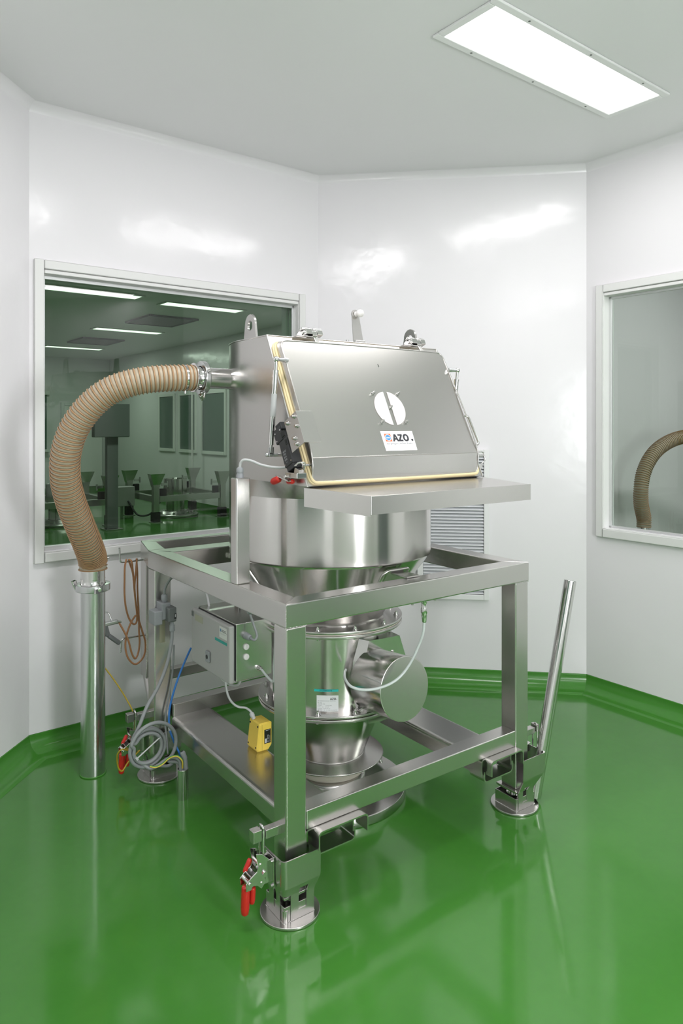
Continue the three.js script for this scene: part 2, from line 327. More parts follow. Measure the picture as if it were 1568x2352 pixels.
// ---------------------------------------------------------------- ventilation grille in the back wall
{
  const R2 = Math.SQRT1_2, at = (s, y, d = 0) => V(2.67 + s * R2 - d * R2, 3.715 - s * R2 - d * R2, y);   // s along the wall, d into the room
  const t = thing('ventilation_grille', 'white framed louvred air grille set in the back wall behind the hopper', 'air vent', [2.67 + 0.86 * R2, 3.715 - 0.86 * R2, 0.53], 'r');
  const bar = (s0, s1, y0, y1, d0, d1, r = 0.003) => { const g = new RoundedBoxGeometry(s1 - s0, y1 - y0, d1 - d0, 2, r); g.translate((s0 + s1) / 2, (y0 + y1) / 2, (d0 + d1) / 2); boxUV(g); g.rotateY(-Math.PI / 4); g.translate(2.67, 0, -3.715); return g; };
  part('backing', bar(0.66, 1.06, 0.545, 1.44, 0.0005, 0.002, 0.0005), M.dark, t);
  part('frame', bar(1.048, 1.08, 0.527, 1.463, 0.0006, 0.03), M.whitePaint, t); part('frame', bar(0.637, 0.672, 0.527, 1.463, 0.0006, 0.03), M.whitePaint, t);
  part('frame', bar(0.6725, 1.0475, 1.422, 1.463, 0.0006, 0.03), M.whitePaint, t); part('frame', bar(0.6725, 1.0475, 0.527, 0.56, 0.0006, 0.03), M.whitePaint, t);
  const one = new RoundedBoxGeometry(0.374, 0.0022, 0.026, 1, 0.001); one.rotateX(0.62);
  const dirG = one.clone(); dirG.rotateY(-Math.PI / 4);
  const N = 43; for (let k = 0; k < N; k++) {
    const y = 0.572 + k * (1.412 - 0.572) / (N - 1), m = new THREE.Mesh(dirG, M.slat); m.name = k ? 'slat_' + String(k).padStart(3, '0') : 'slat';
    const p = at(0.86, y, 0.016), b = bases.get(t); m.position.set(p.x - b.x, p.y - b.y, p.z - b.z); m.castShadow = m.receiveShadow = true; t.add(m);
  }
}

// ================================================================ THE BAG DUMP STATION
const S = thing('bag_dump_station', 'stainless steel bag emptying station with sloping hood lid, hopper, valve and square tube stand', 'machine', [0.605, 0.61, 0.13]);
const UC = 0.605, VC = 0.61, AX = [UC, VC];
const UP = new THREE.Vector3(0, 1, 0), FRONT = V(0, -1, 0), LEFT = V(-1, 0, 0), RIGHT = V(1, 0, 0);
// ---- stand
for (const [u0, v0, u1, v1] of [[0, 0, 0.08, 0.08], [1.125, 0, 1.205, 0.08], [0, 1.143, 0.08, 1.223], [1.125, 1.143, 1.205, 1.223]]) part('post', box(u0, u1, v0, v1, 0.09, 0.9555, 0.006), M.steel, S);
const beam = (poly) => part('top_beam', boxUV(prism(poly, 0.955, 1.035, 0.0045)), M.steel, S);
beam([[0, 0], [1.208, 0], [1.128, 0.08], [0.08, 0.08]]);
beam([[0, 0], [0.08, 0.08], [0.08, 1.143], [0, 1.223]]);
beam([[1.208, 0], [1.208, 1.223], [1.128, 1.143], [1.128, 0.08]]);
beam([[0, 1.223], [0.08, 1.112], [1.128, 1.112], [1.208, 1.223]]);
beam([[0, 1.223], [0.085, 1.223], [0.125, 1.44], [0.072, 1.516]]);
beam([[1.208, 1.223], [1.136, 1.516], [1.083, 1.44], [1.123, 1.223]]);
beam([[0.072, 1.516], [0.125, 1.44], [1.083, 1.44], [1.136, 1.516]]);
// welds at the corner joints
const weld = (pts, r = 0.0022) => { const g = []; for (let i = 0; i + 1 < pts.length; i++) { const n = Math.ceil(pts[i].distanceTo(pts[i + 1]) / 0.006); for (let k = 0; k <= n; k++) { const p = pts[i].clone().lerp(pts[i + 1], k / n); g.push(sphere(p, r * (0.8 + 0.5 * rnd()), 8)); } } return g; };
part('weld', [weld([V(0.0005, 0.0005, 1.03), V(0, 0, 0.957), V(0.08, 0, 0.9545)], 0.0016), weld([V(0, 0.08, 0.9545), V(0, 0, 0.9545)], 0.0012), weld([V(1.125, 0, 0.9545), V(1.205, 0, 0.9545)], 0.0016)], M.bright, S);
part('rear_stay', [box(0.072, 0.122, 1.44, 1.516, 0.36, 0.956, 0.004), bent([V(0.095, 1.48, 0.365), V(0.075, 1.36, 0.27), V(0.05, 1.22, 0.22)], 0.024, 0.02)], M.satin, S);
part('lower_rail', box(0.08, 1.125, 0, 0.068, 0.273, 0.338, 0.004), M.steel, S);
part('lower_rail', box(0.083, 1.125, 1.125, 1.19, 0.266, 0.331, 0.004), M.steel, S);
part('lower_rail', box(0.1, 1.1, 1.45, 1.50, 0.327, 0.377, 0.004), M.steel, S);
function bevelU(u0, u1, y0, y1, v0, v1, t, up) {                  // folded sheet: an upright or upside-down U with rounded corners
  const r = 0.018, s = new THREE.Shape(), i = r - t * 0.6;
  if (up) { s.moveTo(u0, y0); s.lineTo(u0, y1 - r); s.quadraticCurveTo(u0, y1, u0 + r, y1); s.lineTo(u1 - r, y1); s.quadraticCurveTo(u1, y1, u1, y1 - r); s.lineTo(u1, y0); s.lineTo(u1 - t, y0); s.lineTo(u1 - t, y1 - r); s.quadraticCurveTo(u1 - t, y1 - t, u1 - t - i, y1 - t); s.lineTo(u0 + t + i, y1 - t); s.quadraticCurveTo(u0 + t, y1 - t, u0 + t, y1 - r); s.lineTo(u0 + t, y0); }
  else { s.moveTo(u0, y1); s.lineTo(u0, y0 + r); s.quadraticCurveTo(u0, y0, u0 + r, y0); s.lineTo(u1 - r, y0); s.quadraticCurveTo(u1, y0, u1, y0 + r); s.lineTo(u1, y1); s.lineTo(u1 - t, y1); s.lineTo(u1 - t, y0 + r); s.quadraticCurveTo(u1 - t, y0 + t, u1 - t - i, y0 + t); s.lineTo(u0 + t + i, y0 + t); s.quadraticCurveTo(u0 + t, y0 + t, u0 + t, y0 + r); s.lineTo(u0 + t, y1); }
  const g = new THREE.ExtrudeGeometry(s, { depth: v1 - v0, bevelEnabled: false, curveSegments: 6 }); g.translate(0, 0, -v1); return boxUV(g);
}
for (const [u0, u1] of [[0.075, 0.277], [0.918, 1.097]]) {
  const p = part('fork_pocket', bevelU(u0, u1, 0.205, 0.273, 0.0, 1.125, 0.005, true), M.satin, S);
  part('fork_guide', [bevelU(u0 + (u0 < 0.5 ? 0.03 : 0.02), u1 + 0.036, 0.212, 0.273, -0.036, 0.03, 0.005, true)], M.steel, p);
  part('fork_shoe', [bevelU(u0 + 0.012, u1 + 0.004, 0.176, 0.222, -0.004, 0.075, 0.005, false)], M.steel, p);
  part('fork_shoe', [bevelU(u0 + 0.012, u1 + 0.004, 0.176, 0.222, 1.05, 1.12, 0.005, false)], M.steel, p);
}
// square bars that the floor clamps hook onto
part('clamp_bar', [box(-0.0585, 0.002, 0.028, 0.056, 0.276, 0.306, 0.002), box(-0.105, -0.0735, 0.027, 0.057, 0.276, 0.314, 0.002), box(-0.08, -0.055, 0.038, 0.046, 0.278, 0.296, 0.001)], M.satin, S);
part('clamp_bar', [box(1.203, 1.275, 0.02, 0.048, 0.282, 0.308, 0.002), box(1.283, 1.3, 0.018, 0.05, 0.284, 0.316, 0.002), box(1.27, 1.3, 0.028, 0.04, 0.29, 0.3, 0.001)], M.satin, S);
part('clamp_bar', [box(-0.0685, 0.002, 1.171, 1.199, 0.276, 0.306, 0.002), box(-0.115, -0.0835, 1.17, 1.2, 0.276, 0.314, 0.002), box(-0.09, -0.065, 1.181, 1.189, 0.278, 0.296, 0.001)], M.satin, S);
for (const [u, v] of [[0.04, 0.04], [1.165, 0.04], [0.04, 1.183], [1.165, 1.183]]) part('foot_plate', box(u - 0.055, u + 0.055, v - 0.055, v + 0.055, 0.081, 0.0905, 0.002), M.satin, S);

// ---- hopper
const hop = [[0.4449, 1.42], [0.4449, 1.075]]; for (let k = 0; k <= 6; k++) { const t = k / 6 * 0.62; hop.push([0.4449 - 0.02 * (1 - Math.cos(t)), 1.075 - 0.02 * Math.sin(t)]); } hop.push([0.24, 0.80], [0.236, 0.792], [0.236, 0.786]);
part('hopper', lathe(hop, AX, 128), M.vessel, S);
part('hopper_lug', [bent([V(0.520, 0.178, 0.985), V(0.535, 0.155, 1.04), V(0.555, 0.148, 1.052), V(0.66, 0.148, 1.052), V(0.668, 0.17, 1.03), V(0.66, 0.19, 1.0)], 0.006, 0.012), box(0.575, 0.64, 0.06, 0.17, 1.036, 1.042, 0.001), quad(V(0.56, 0.150, 1.05), V(0.56, 0.185, 1.0), V(0.655, 0.185, 1.0), V(0.655, 0.150, 1.05))], M.satin, S);
part('hopper_lug', [bent([V(0.165, 0.56, 1.055), V(0.155, 0.54, 1.04), V(0.17, 0.475, 0.985), V(0.2, 0.46, 0.965)], 0.007, 0.014)], M.satin, S);
part('beam_fitting', [box(0.40, 0.404, 1.06, 1.111, 0.975, 1.03, 0.001), cyl(V(0.355, 1.10, 0.99), V(0.402, 1.10, 0.99), 0.012, 0.012, 16)], M.satin, S);
part('terminal_box', box(0.62, 0.76, 1.125, 1.185, 0.90, 0.955, 0.004), M.switchGrey, S);
const ring = (r0, r1, y0, y1) => lathe([[r0, y0], [r1 - 0.002, y0], [r1, y0 + 0.002], [r1, y1 - 0.002], [r1 - 0.002, y1], [r0, y1]], AX, 96);
for (const [y0, y1] of [[0.776, 0.788], [0.757, 0.771], [0.436, 0.448], [0.420, 0.434]]) part('flange', ring(0.22, 0.318, y0, y1), M.satin, S);
part('flange_gasket', [ring(0.22, 0.314, 0.7705, 0.7765), ring(0.22, 0.314, 0.4335, 0.4365)], M.ivory, S);
for (let k = 0; k < 12; k++) {
  const a = (15 + 30 * k) * Math.PI / 180, u = UC + 0.293 * Math.cos(a), v = VC - 0.293 * Math.sin(a);
  for (const [y0, y1] of [[0.757, 0.788], [0.42, 0.448]]) { part('flange_bolt', [hex(V(u, v, y1), UP, 0.0095, 0.010), cyl(V(u, v, y1), V(u, v, y1 + 0.016), 0.005, 0.005, 12)], M.bright, S); part('flange_nut', hex(V(u, v, y0), UP.clone().negate(), 0.0095, 0.009), M.bright, S); }
}
// ---- butterfly valve body, motor housing, outlet
const body = [[0.274, 0.757], [0.274, 0.70], [0.274, 0.50], [0.274, 0.448]];
part('valve_body', lathe(body, AX, 96), M.vessel, S);
part('outlet_cone', lathe([[0.242, 0.420], [0.238, 0.40], [0.152, 0.185], [0.15, 0.172]], AX, 96), M.vessel, S);
part('outlet_collar', [lathe([[0.15, 0.166], [0.233, 0.166], [0.236, 0.1695], [0.233, 0.173], [0.156, 0.178], [0.15, 0.182]], AX, 96), torus(0.152, 0.0032, V(UC, VC, 0.181), UP)], M.satin, S);
part('outlet_sleeve', lathe([[0.12, 0.166], [0.178, 0.166], [0.178, 0.15], [0.168, 0.122], [0.15, 0.10], [0.13, 0.092], [0.12, 0.09]], AX, 80), M.ivory, S);
{ // mounting plate with folded wings in front of the body and the round housing on it
  const v = 0.30, t = 0.004, c = [[0.580, 0.738], [0.744, 0.732], [0.776, 0.645], [0.778, 0.50], [0.706, 0.400], [0.628, 0.394], [0.579, 0.401], [0.550, 0.54], [0.557, 0.65]];
  const f = c.map(([a, b]) => V(a, v, b)), bk = c.map(([a, b]) => V(a, v + t, b)), tri = [], pts = [...f, ...bk], n = c.length;
  for (let i = 1; i + 1 < n; i++) { tri.push([0, i + 1, i]); tri.push([n, n + i, n + i + 1]); } for (let i = 0; i < n; i++) { const j = (i + 1) % n; tri.push([i, j, n + j], [i, n + j, n + i]); }
  const plate = surface(pts, tri);
  const wl = [[0.580, 0.738], [0.557, 0.65], [0.550, 0.54], [0.579, 0.401]];
  const wing = []; for (let i = 0; i + 1 < wl.length; i++) { wing.push(quad(V(wl[i][0], v, wl[i][1]), V(wl[i][0] - 0.026, v + 0.05, wl[i][1] + 0.003), V(wl[i + 1][0] - 0.026, v + 0.05, wl[i + 1][1] + 0.003), V(wl[i + 1][0], v, wl[i + 1][1]))); }
  wing.push(quad(V(0.580, v, 0.738), V(0.744, v, 0.732), V(0.744, v + 0.06, 0.735), V(0.555, v + 0.06, 0.74)));
  const mp = part('motor_plate', [plate, wing], M.bright, S);
  const yc = 0.577, r = 0.122, a = V(UC + 0.0, 0.30, yc), e = V(UC, 0.107, yc + 0.019);
  part('motor_housing', latheAlong([[0.06, 0], [r, 0], [r, 0.1915]], a, e.clone().sub(a), 72), M.vessel, S);
  part('end_cap', latheAlong([[r - 0.0001, 0.1915], [r + 0.0006, 0.192], [r, 0.1935], [r - 0.003, 0.1945], [0.0005, 0.1945]], a, e.clone().sub(a), 72), M.steel, S);
  part('drive_neck', cyl(V(UC, 0.30, yc), V(UC, 0.38, yc), 0.05, 0.05, 32), M.satin, S);
  for (const k of [0.9, 2.5, 4.0]) part('screw', hex(V(UC + 0.02 + 0.133 * Math.cos(k), v - 0.0002, yc - 0.01 + 0.133 * Math.sin(k)), FRONT, 0.005, 0.008), M.bright, mp);
}
// ---- hood: half-round back, flat sides, sloping front
const YT = 1.965, YB = 1.403, vSlope = (y) => 0.40 + (y - YT) * 0.505;
{
  const back = []; for (let k = 0; k <= 48; k++) { const a = Math.PI - Math.PI * k / 48; back.push([UC + 0.445 * Math.cos(a), VC + 0.445 * Math.sin(a)]); }
  const bot = [[UC - 0.445, vSlope(YB)], ...back, [UC + 0.445, vSlope(YB)]], top = [[UC - 0.445, vSlope(YT)], ...back, [UC + 0.445, vSlope(YT)]];
  const pos = [], nor = [], idx = [], uv = []; let s = 0;
  bot.forEach(([u, v], i) => {
    const [tu, tv] = top[i]; const nn = i === 0 || i === bot.length - 1 ? [i ? 1 : -1, 0] : [(u - UC) / 0.445, (v - VC) / 0.445];
    if (i) s += Math.hypot(u - bot[i - 1][0], v - bot[i - 1][1]);
    pos.push(u, YB, -v, tu, YT, -tv); nor.push(nn[0], 0, -nn[1], nn[0], 0, -nn[1]); uv.push(s, YB, s, YT);
    if (i) { const o = 2 * i; idx.push(o - 2, o - 1, o, o - 1, o + 1, o); }
  });
  const g = new THREE.BufferGeometry(); g.setAttribute('position', new THREE.Float32BufferAttribute(pos, 3)); g.setAttribute('normal', new THREE.Float32BufferAttribute(nor, 3)); g.setAttribute('uv', new THREE.Float32BufferAttribute(uv, 2)); g.setIndex(idx);
  const cap = prism(top.map(([u, v]) => [UC + (u - UC) * 0.999, VC + (v - VC) * 0.999]), YT - 0.004, YT + 0.0005, 0.0005);
  const L = UC - 0.445, Rr = UC + 0.445, fr = [V(L, vSlope(YB), YB), V(Rr, vSlope(YB), YB), V(Rr, vSlope(YT), YT), V(L, vSlope(YT), YT)];
  const edge = [tube(new THREE.LineCurve3(fr[0], fr[3]), 0.0035, false, 4), tube(new THREE.LineCurve3(fr[1], fr[2]), 0.0035, false, 4), tube(new THREE.LineCurve3(fr[3], fr[2]), 0.003, false, 4), tube(curve(top.map(([u, v]) => V(u, v, YT))), 0.0028, false, 120, 8)];
  part('hood', [g, cap, quad(...fr), edge], M.steel, S);
  const q = []; for (let k = 0; k < 96; k++) { const a = -Math.PI / 2 + k / 96 * Math.PI * 2, c = Math.cos(a), d = Math.sin(a); // round below, straight-sided above
    const cu = UC + 0.4455 * c, cv = VC + 0.4455 * d; let tu = cu, tv = cv; if (d < 0) { const f = Math.min(0.445 / Math.max(1e-6, Math.abs(c)), (VC - vSlope(YB)) / Math.max(1e-6, -d)); tu = UC + f * c; tv = VC + f * d; } q.push([[tu, tv], [cu, cv]]); }
  const tr = [], ix = []; for (let k = 0; k <= 96; k++) { const [t0, c0] = q[k % 96]; tr.push(V(...t0, YB), V(...c0, 1.335)); if (k) { const o = 2 * k; ix.push(o - 2, o - 1, o + 1, o - 2, o + 1, o); } }
  const sk = new THREE.BufferGeometry(); sk.setAttribute('position', new THREE.Float32BufferAttribute(tr.flatMap((p) => [p.x, p.y, p.z]), 3)); sk.setIndex(ix); sk.computeVertexNormals();
  part('hood_skirt', boxUV(sk), M.steel, S);
}
// ---- bag shelf in front of the lid
{
  const p = [[0.160, 0.135], [0.236, -0.148], [1.035, -0.148], [1.062, 0.155]], ys = (v) => 1.397 + (v - 0.13) * 0.043, q = p.map(([u, v]) => V(u, v, ys(v))), t = 0.003;
  const topf = surface([...q, ...q.map((a) => a.clone().setY(a.y - t))], [[0, 1, 2], [0, 2, 3], [4, 6, 5], [4, 7, 6]]);
  const lip = (a, b, h) => { const d = b.clone().sub(a).setY(0).normalize(), nn = new THREE.Vector3(-d.z, 0, d.x).multiplyScalar(t), c = [a, b, b.clone().add(nn), a.clone().add(nn)], l = c.map((x) => x.clone().setY(x.y - h)); const P = [...c, ...l]; return surface(P, [[0, 4, 5], [0, 5, 1], [3, 2, 6], [3, 6, 7], [4, 7, 6], [4, 6, 5], [0, 1, 2], [0, 2, 3], [0, 3, 7], [0, 7, 4], [1, 5, 6], [1, 6, 2]]); };
  const edges = [tube(new THREE.LineCurve3(q[0].clone().setY(q[0].y - 0.001), q[1].clone().setY(q[1].y - 0.001)), 0.003, false, 4), tube(new THREE.LineCurve3(q[1].clone().setY(q[1].y - 0.001), q[2].clone().setY(q[2].y - 0.001)), 0.003, false, 4), tube(new THREE.LineCurve3(q[1], q[1].clone().setY(q[1].y - 0.06)), 0.0028, false, 4)];
  part('bag_shelf', [topf, lip(q[0], q[1], 0.066), lip(q[1], q[2], 0.06), lip(q[2], q[3], 0.05), edges], M.steel, S);
}
// ---- lid (outline in u and the distance s along the slope, folded lip below)
const lidOff = 0.044, vLid = (y) => 0.115 + (y - 1.5) * 0.505;
{
  const L = 0.180, R = 1.022, y0 = 1.42, yB = 1.503, y1 = 1.940;
  const outl = [];                                               // [u, y] counter clockwise from bottom left
  const cor = (cu, cy, r, a0) => { for (let k = 0; k <= 6; k++) { const a = a0 + k / 6 * Math.PI / 2; outl.push([cu + r * Math.cos(a), cy + r * Math.sin(a)]); } };
  cor(L + 0.022, y0 + 0.018, 0.02, Math.PI); cor(R - 0.022, y0 + 0.018, 0.02, 1.5 * Math.PI); outl.push([R, yB]); cor(R - 0.028, y1 - 0.026, 0.028, 0); cor(L + 0.028, y1 - 0.026, 0.028, Math.PI / 2); outl.push([L, yB]);
  const n = outl.length, vf = (y) => (y >= yB ? vLid(y) : lerp(0.118, vLid(yB), Math.pow(Math.max(0, (y - y0) / (yB - y0)), 0.6))), vb = (y) => vSlope(y) - 0.007;
  const f = outl.map(([u, y]) => V(u, vf(y), y)), b = outl.map(([u, y]) => V(u + (u - UC) * 0.004, vb(y), y)), pts = [...f, ...b];
  // front: upper panel and lower lip as two fans about the fold
  const iR = 14, iL = n - 1, tri = [];
  for (let i = 0; i < iR; i++) if (i) tri.push([0, i, i + 1]);
  tri.push([0, iR, iL]);
  for (let i = iR; i < iL - 1; i++) tri.push([iL, i, i + 1]);
  const faceG = surface(pts, tri.map(([a, c, d]) => [a, c, d]));
  const sideT = []; for (let i = 0; i < n; i++) { const j = (i + 1) % n; sideT.push([i, n + i, n + j], [i, n + j, j]); }
  const sideG = surface(pts, sideT);
  const rim = tube(curve(f, true), 0.003, true, 200, 8);
  const lid = part('lid', [faceG, sideG, rim, tube(new THREE.LineCurve3(f[iL], f[iR]), 0.0022, false, 4)], M.steel, S);
  const grow = (k, d) => curve(outl.map(([u, y]) => V(UC + (u - UC) * (1 + k), vSlope(y) - d, 1.68 + (y - 1.68) * (1 + (y > 1.68 ? -0.02 : k * 1.2)))), true);
  part('lid_gasket', [new THREE.TubeGeometry(grow(0.010, 0.012), 220, 0.0058, 10, true), new THREE.TubeGeometry(grow(0.020, 0.004), 220, 0.0055, 10, true)], M.gasket, S);
  const on = (u, y, d = 0) => V(u, vLid(y) - d, y - d * 0.5);    // a point on the lid's outside
  const nl = new THREE.Vector3(0, 0.505, 1).normalize();
  // half-moon sight discs
  const disc = (sgn) => { const s = new THREE.Shape(); const cx = 0.614, cy = 1.687, R1 = 0.0755, gap = 0.0095, a0 = Math.acos(gap / R1); s.absarc(0, 0, R1, -a0, a0, false); const g = new THREE.ExtrudeGeometry(s, { depth: 0.0012, bevelEnabled: true, bevelSize: 0.0004, bevelThickness: 0.0004, bevelSegments: 1, curveSegments: 40 }); if (sgn < 0) g.rotateZ(Math.PI); g.rotateX(-Math.atan(0.505)); const p = on(cx, cy, 0.0016); g.translate(p.x, p.y, p.z); return g; };
  part('vent_cover', disc(-1), M.disc, lid, 'pale half disc, left'); part('vent_cover', disc(1), M.disc, lid, 'pale half disc, right');
  for (const [u, y] of [[0.553, 1.747], [0.682, 1.747], [0.549, 1.631], [0.675, 1.631], [0.614, 1.688]]) part('lid_screw', [hex(on(u, y, 0.0012), nl, 0.0058, 0.012), cyl(on(u, y), on(u, y).addScaledVector(nl, 0.017), 0.004, 0.004, 12)], M.bright, lid);
  part('scratch_mark', torus(0.007, 0.0009, on(0.622, 1.863, 0.0006), nl, 2.2, -1.0), M.dark, lid);
  const sticker = canvasTex(1024, 620, (x, w, h) => {
    x.fillStyle = '#fbfbfc'; x.fillRect(0, 0, w, h);
    x.fillStyle = '#ee7043'; x.fillRect(90, 80, 200, 250); x.fillStyle = '#b9cfe6'; x.beginPath(); x.ellipse(190, 205, 92, 104, 0, 0, 7); x.fill(); x.fillStyle = '#4d8cc4'; x.beginPath(); x.ellipse(190, 205, 74, 84, 0, 0, 7); x.fill();
    x.fillStyle = '#ffffff'; x.textAlign = 'center'; x.textBaseline = 'middle'; x.font = 'bold 58px sans-serif'; x.fillText('AZO', 190, 208);
    x.fillStyle = '#33343a'; x.textAlign = 'left'; x.textBaseline = 'alphabetic'; x.font = 'bold 300px sans-serif'; x.save(); x.translate(325, 322); x.scale(0.92, 1.0); x.lineWidth = 16; x.strokeStyle = '#33343a'; x.strokeText('AZO', 0, 0); x.fillText('AZO', 0, 0); x.restore(); x.beginPath(); x.ellipse(952, 288, 34, 40, 0, 0, 7); x.fill(); x.font = '26px sans-serif'; x.fillText('®', 915, 118);
    x.font = 'bold 74px sans-serif'; x.save(); x.translate(92, 425); x.scale(0.98, 1); x.fillText("Wir bringen's auf den Punkt.", 0, 0, 860); x.restore();
    x.fillStyle = '#8d8fa0'; x.font = '36px sans-serif'; x.fillText('AZO GmbH + Co., Rosenberger Straße, Industriegebiet Ost', 92, 500, 850); x.fillText('D-74706 Osterburken, Tel. 06291 / 92-0, Fax 06291 / 92 95 00', 92, 555, 850);
  });
  part('sticker', patch(on(0.526, 1.521, 0.0011), on(0.686, 1.521, 0.0011), on(0.690, 1.596, 0.0011), on(0.526, 1.596, 0.0011)), printed(sticker), lid);
  // handle rod on the right edge
  part('handle', bent([V(1.015, 0.235, 1.66), V(1.072, 0.222, 1.66), V(1.072, 0.155, 1.535), V(1.015, 0.165, 1.53)], 0.0048, 0.016), M.bright, lid);
  part('latch_pin', [cyl(V(0.178, 0.128, 1.478), V(0.142, 0.128, 1.478), 0.005), cyl(V(0.146, 0.128, 1.478), V(0.140, 0.128, 1.478), 0.008, 0.008, 18)], M.bright, lid);
  for (const u of [0.322, 0.878]) {                              // hinges on the top edge
    const h = part('hinge', [quad(V(u - 0.045, 0.375, 1.966), V(u + 0.012, 0.375, 1.966), V(u + 0.014, 0.405, 2.008), V(u, 0.405, 2.008)), quad(V(u - 0.045, 0.379, 1.966), V(u, 0.409, 2.008), V(u + 0.014, 0.409, 2.008), V(u + 0.012, 0.379, 1.966)), slab(0.10, 0.004, 0.05, V(u + 0.005, 0.395, 1.968), [-0.1, 0, 0]), slab(0.03, 0.024, 0.03, V(u + 0.012, 0.383, 1.986), [-0.4, 0, 0], 0.002), slab(0.026, 0.022, 0.03, V(u + 0.064, 0.383, 1.984), [-0.4, 0, 0], 0.002), slab(0.022, 0.02, 0.026, V(u + 0.038, 0.38, 1.980), [-0.4, 0, 0], 0.002), cyl(V(u - 0.012, 0.383, 1.986), V(u + 0.083, 0.383, 1.985), 0.006), slab(0.018, 0.005, 0.05, V(u + 0.04, 0.36, 1.955), [0.9, 0, 0])], M.bright, S);
    for (const du of [0.01, 0.064]) part('hinge_cap', [cyl(V(u + du - 0.016, 0.392, 2.002), V(u + du + 0.016, 0.392, 2.002), 0.006), sphere(V(u + du - 0.016, 0.392, 2.002), 0.0062, 12), sphere(V(u + du + 0.016, 0.392, 2.002), 0.0062, 12)], M.bright, h);
  }
  // gas struts
  const strut = (u, pinU, dark) => {
    const a = V(u, 0.277, 1.862), b = V(u, 0.318, 1.512), d = b.clone().sub(a), at = (t) => a.clone().addScaledVector(d, t);
    const g = part('gas_strut', [sphere(a, 0.0115, 20), cyl(at(0.02), at(0.115), 0.0062), cyl(at(0.112), at(0.135), 0.0112, 0.0112, 24), cyl(at(0.135), at(0.90), 0.0102, 0.0102, 24), cyl(at(0.9), at(0.985), 0.0065)], M.bright, S);
    part('strut_label', cyl(at(0.36), at(0.60), 0.0106, 0.0106, 24, true), M.cableLight, g);
    part('strut_pin', [cyl(a, V(pinU, 0.285, 1.862), 0.0075), cyl(V(lerp(u, pinU, 0.5), 0.285, 1.862), V(pinU, 0.29, 1.862), 0.009)], M.zinc, g);
    part('strut_bracket', [slab(0.02, 0.035, 0.01, b.clone().add(new THREE.Vector3(0.002, 0.008, 0)), [0, 0, 0]), cyl(V(u - 0.006, 0.318, 1.508), V(u < 0.5 ? 0.165 : 1.045, 0.325, 1.508), 0.007), sphere(V(u + (u < 0.5 ? -0.012 : 0.012), 0.322, 1.509), 0.0085, 12)], M.zinc, g);
  };
  strut(0.128, 0.182, 0); strut(1.062, 1.02, 0);
}
// lifting eyes and hold-open lever on the roof
for (const [u, v] of [[0.192, 0.585], [1.026, 0.55]]) {
  const s = new THREE.Shape(), w = 0.052, h = 0.105, r = 0.04; s.moveTo(-w, 0); s.lineTo(-r, h - r); s.absarc(0, h - r, r, Math.PI, 0, true); s.lineTo(w, 0); s.lineTo(-w, 0);
  const hole = new THREE.Path(); hole.absarc(0, h - r - 0.006, 0.021, 0, Math.PI * 2, false); s.holes.push(hole);
  const g = new THREE.ExtrudeGeometry(s, { depth: 0.008, bevelEnabled: true, bevelSize: 0.001, bevelThickness: 0.001, bevelSegments: 1, curveSegments: 24 });
  g.rotateY(Math.PI / 2); g.translate(u - 0.005, YT, -v); part('lifting_eye', [g, box(u - 0.012, u + 0.012, v - 0.056, v + 0.056, YT, YT + 0.004)], M.satin, S);
}
{
  const g = [quad(V(0.588, 0.415, 1.973), V(0.640, 0.415, 1.973), V(0.627, 0.43, 2.092), V(0.590, 0.43, 2.092)), quad(V(0.588, 0.419, 1.973), V(0.590, 0.434, 2.092), V(0.627, 0.434, 2.092), V(0.640, 0.419, 1.973)), quad(V(0.588, 0.415, 1.973), V(0.590, 0.43, 2.092), V(0.590, 0.434, 2.092), V(0.588, 0.419, 1.973)), quad(V(0.640, 0.415, 1.973), V(0.640, 0.419, 1.973), V(0.627, 0.434, 2.092), V(0.627, 0.43, 2.092)), box(0.588, 0.640, 0.40, 0.42, 1.9655, 1.977, 0.003), cyl(V(0.609, 0.432, 2.0905), V(0.609, 0.436, 2.0905), 0.0185, 0.0185, 24)];
  const l = part('hold_open_lever', g, M.satin, S);
  part('knob', [sphere(V(0.617, 0.408, 2.092), 0.0165, 28), cyl(V(0.61, 0.43, 2.09), V(0.616, 0.41, 2.092), 0.011)], M.white, l);
  part('bolt', hex(V(0.566, 0.43, 1.966), UP, 0.006, 0.012), M.bright, l);
}
// ---- suction outlet of the hood
{
  const y = 1.816, v = 0.77, Rp = 0.0445;
  part('suction_outlet', [latheAlong([[Rp, 0], [Rp, 0.225], [0.06, 0.225], [0.062, 0.229], [0.06, 0.233], [Rp, 0.233]], V(0.25, v, y), LEFT, 48), torus(0.0475, 0.0022, V(0.064, v, y), LEFT), torus(0.0475, 0.0022, V(0.069, v, y), LEFT)], M.bright, S);
}
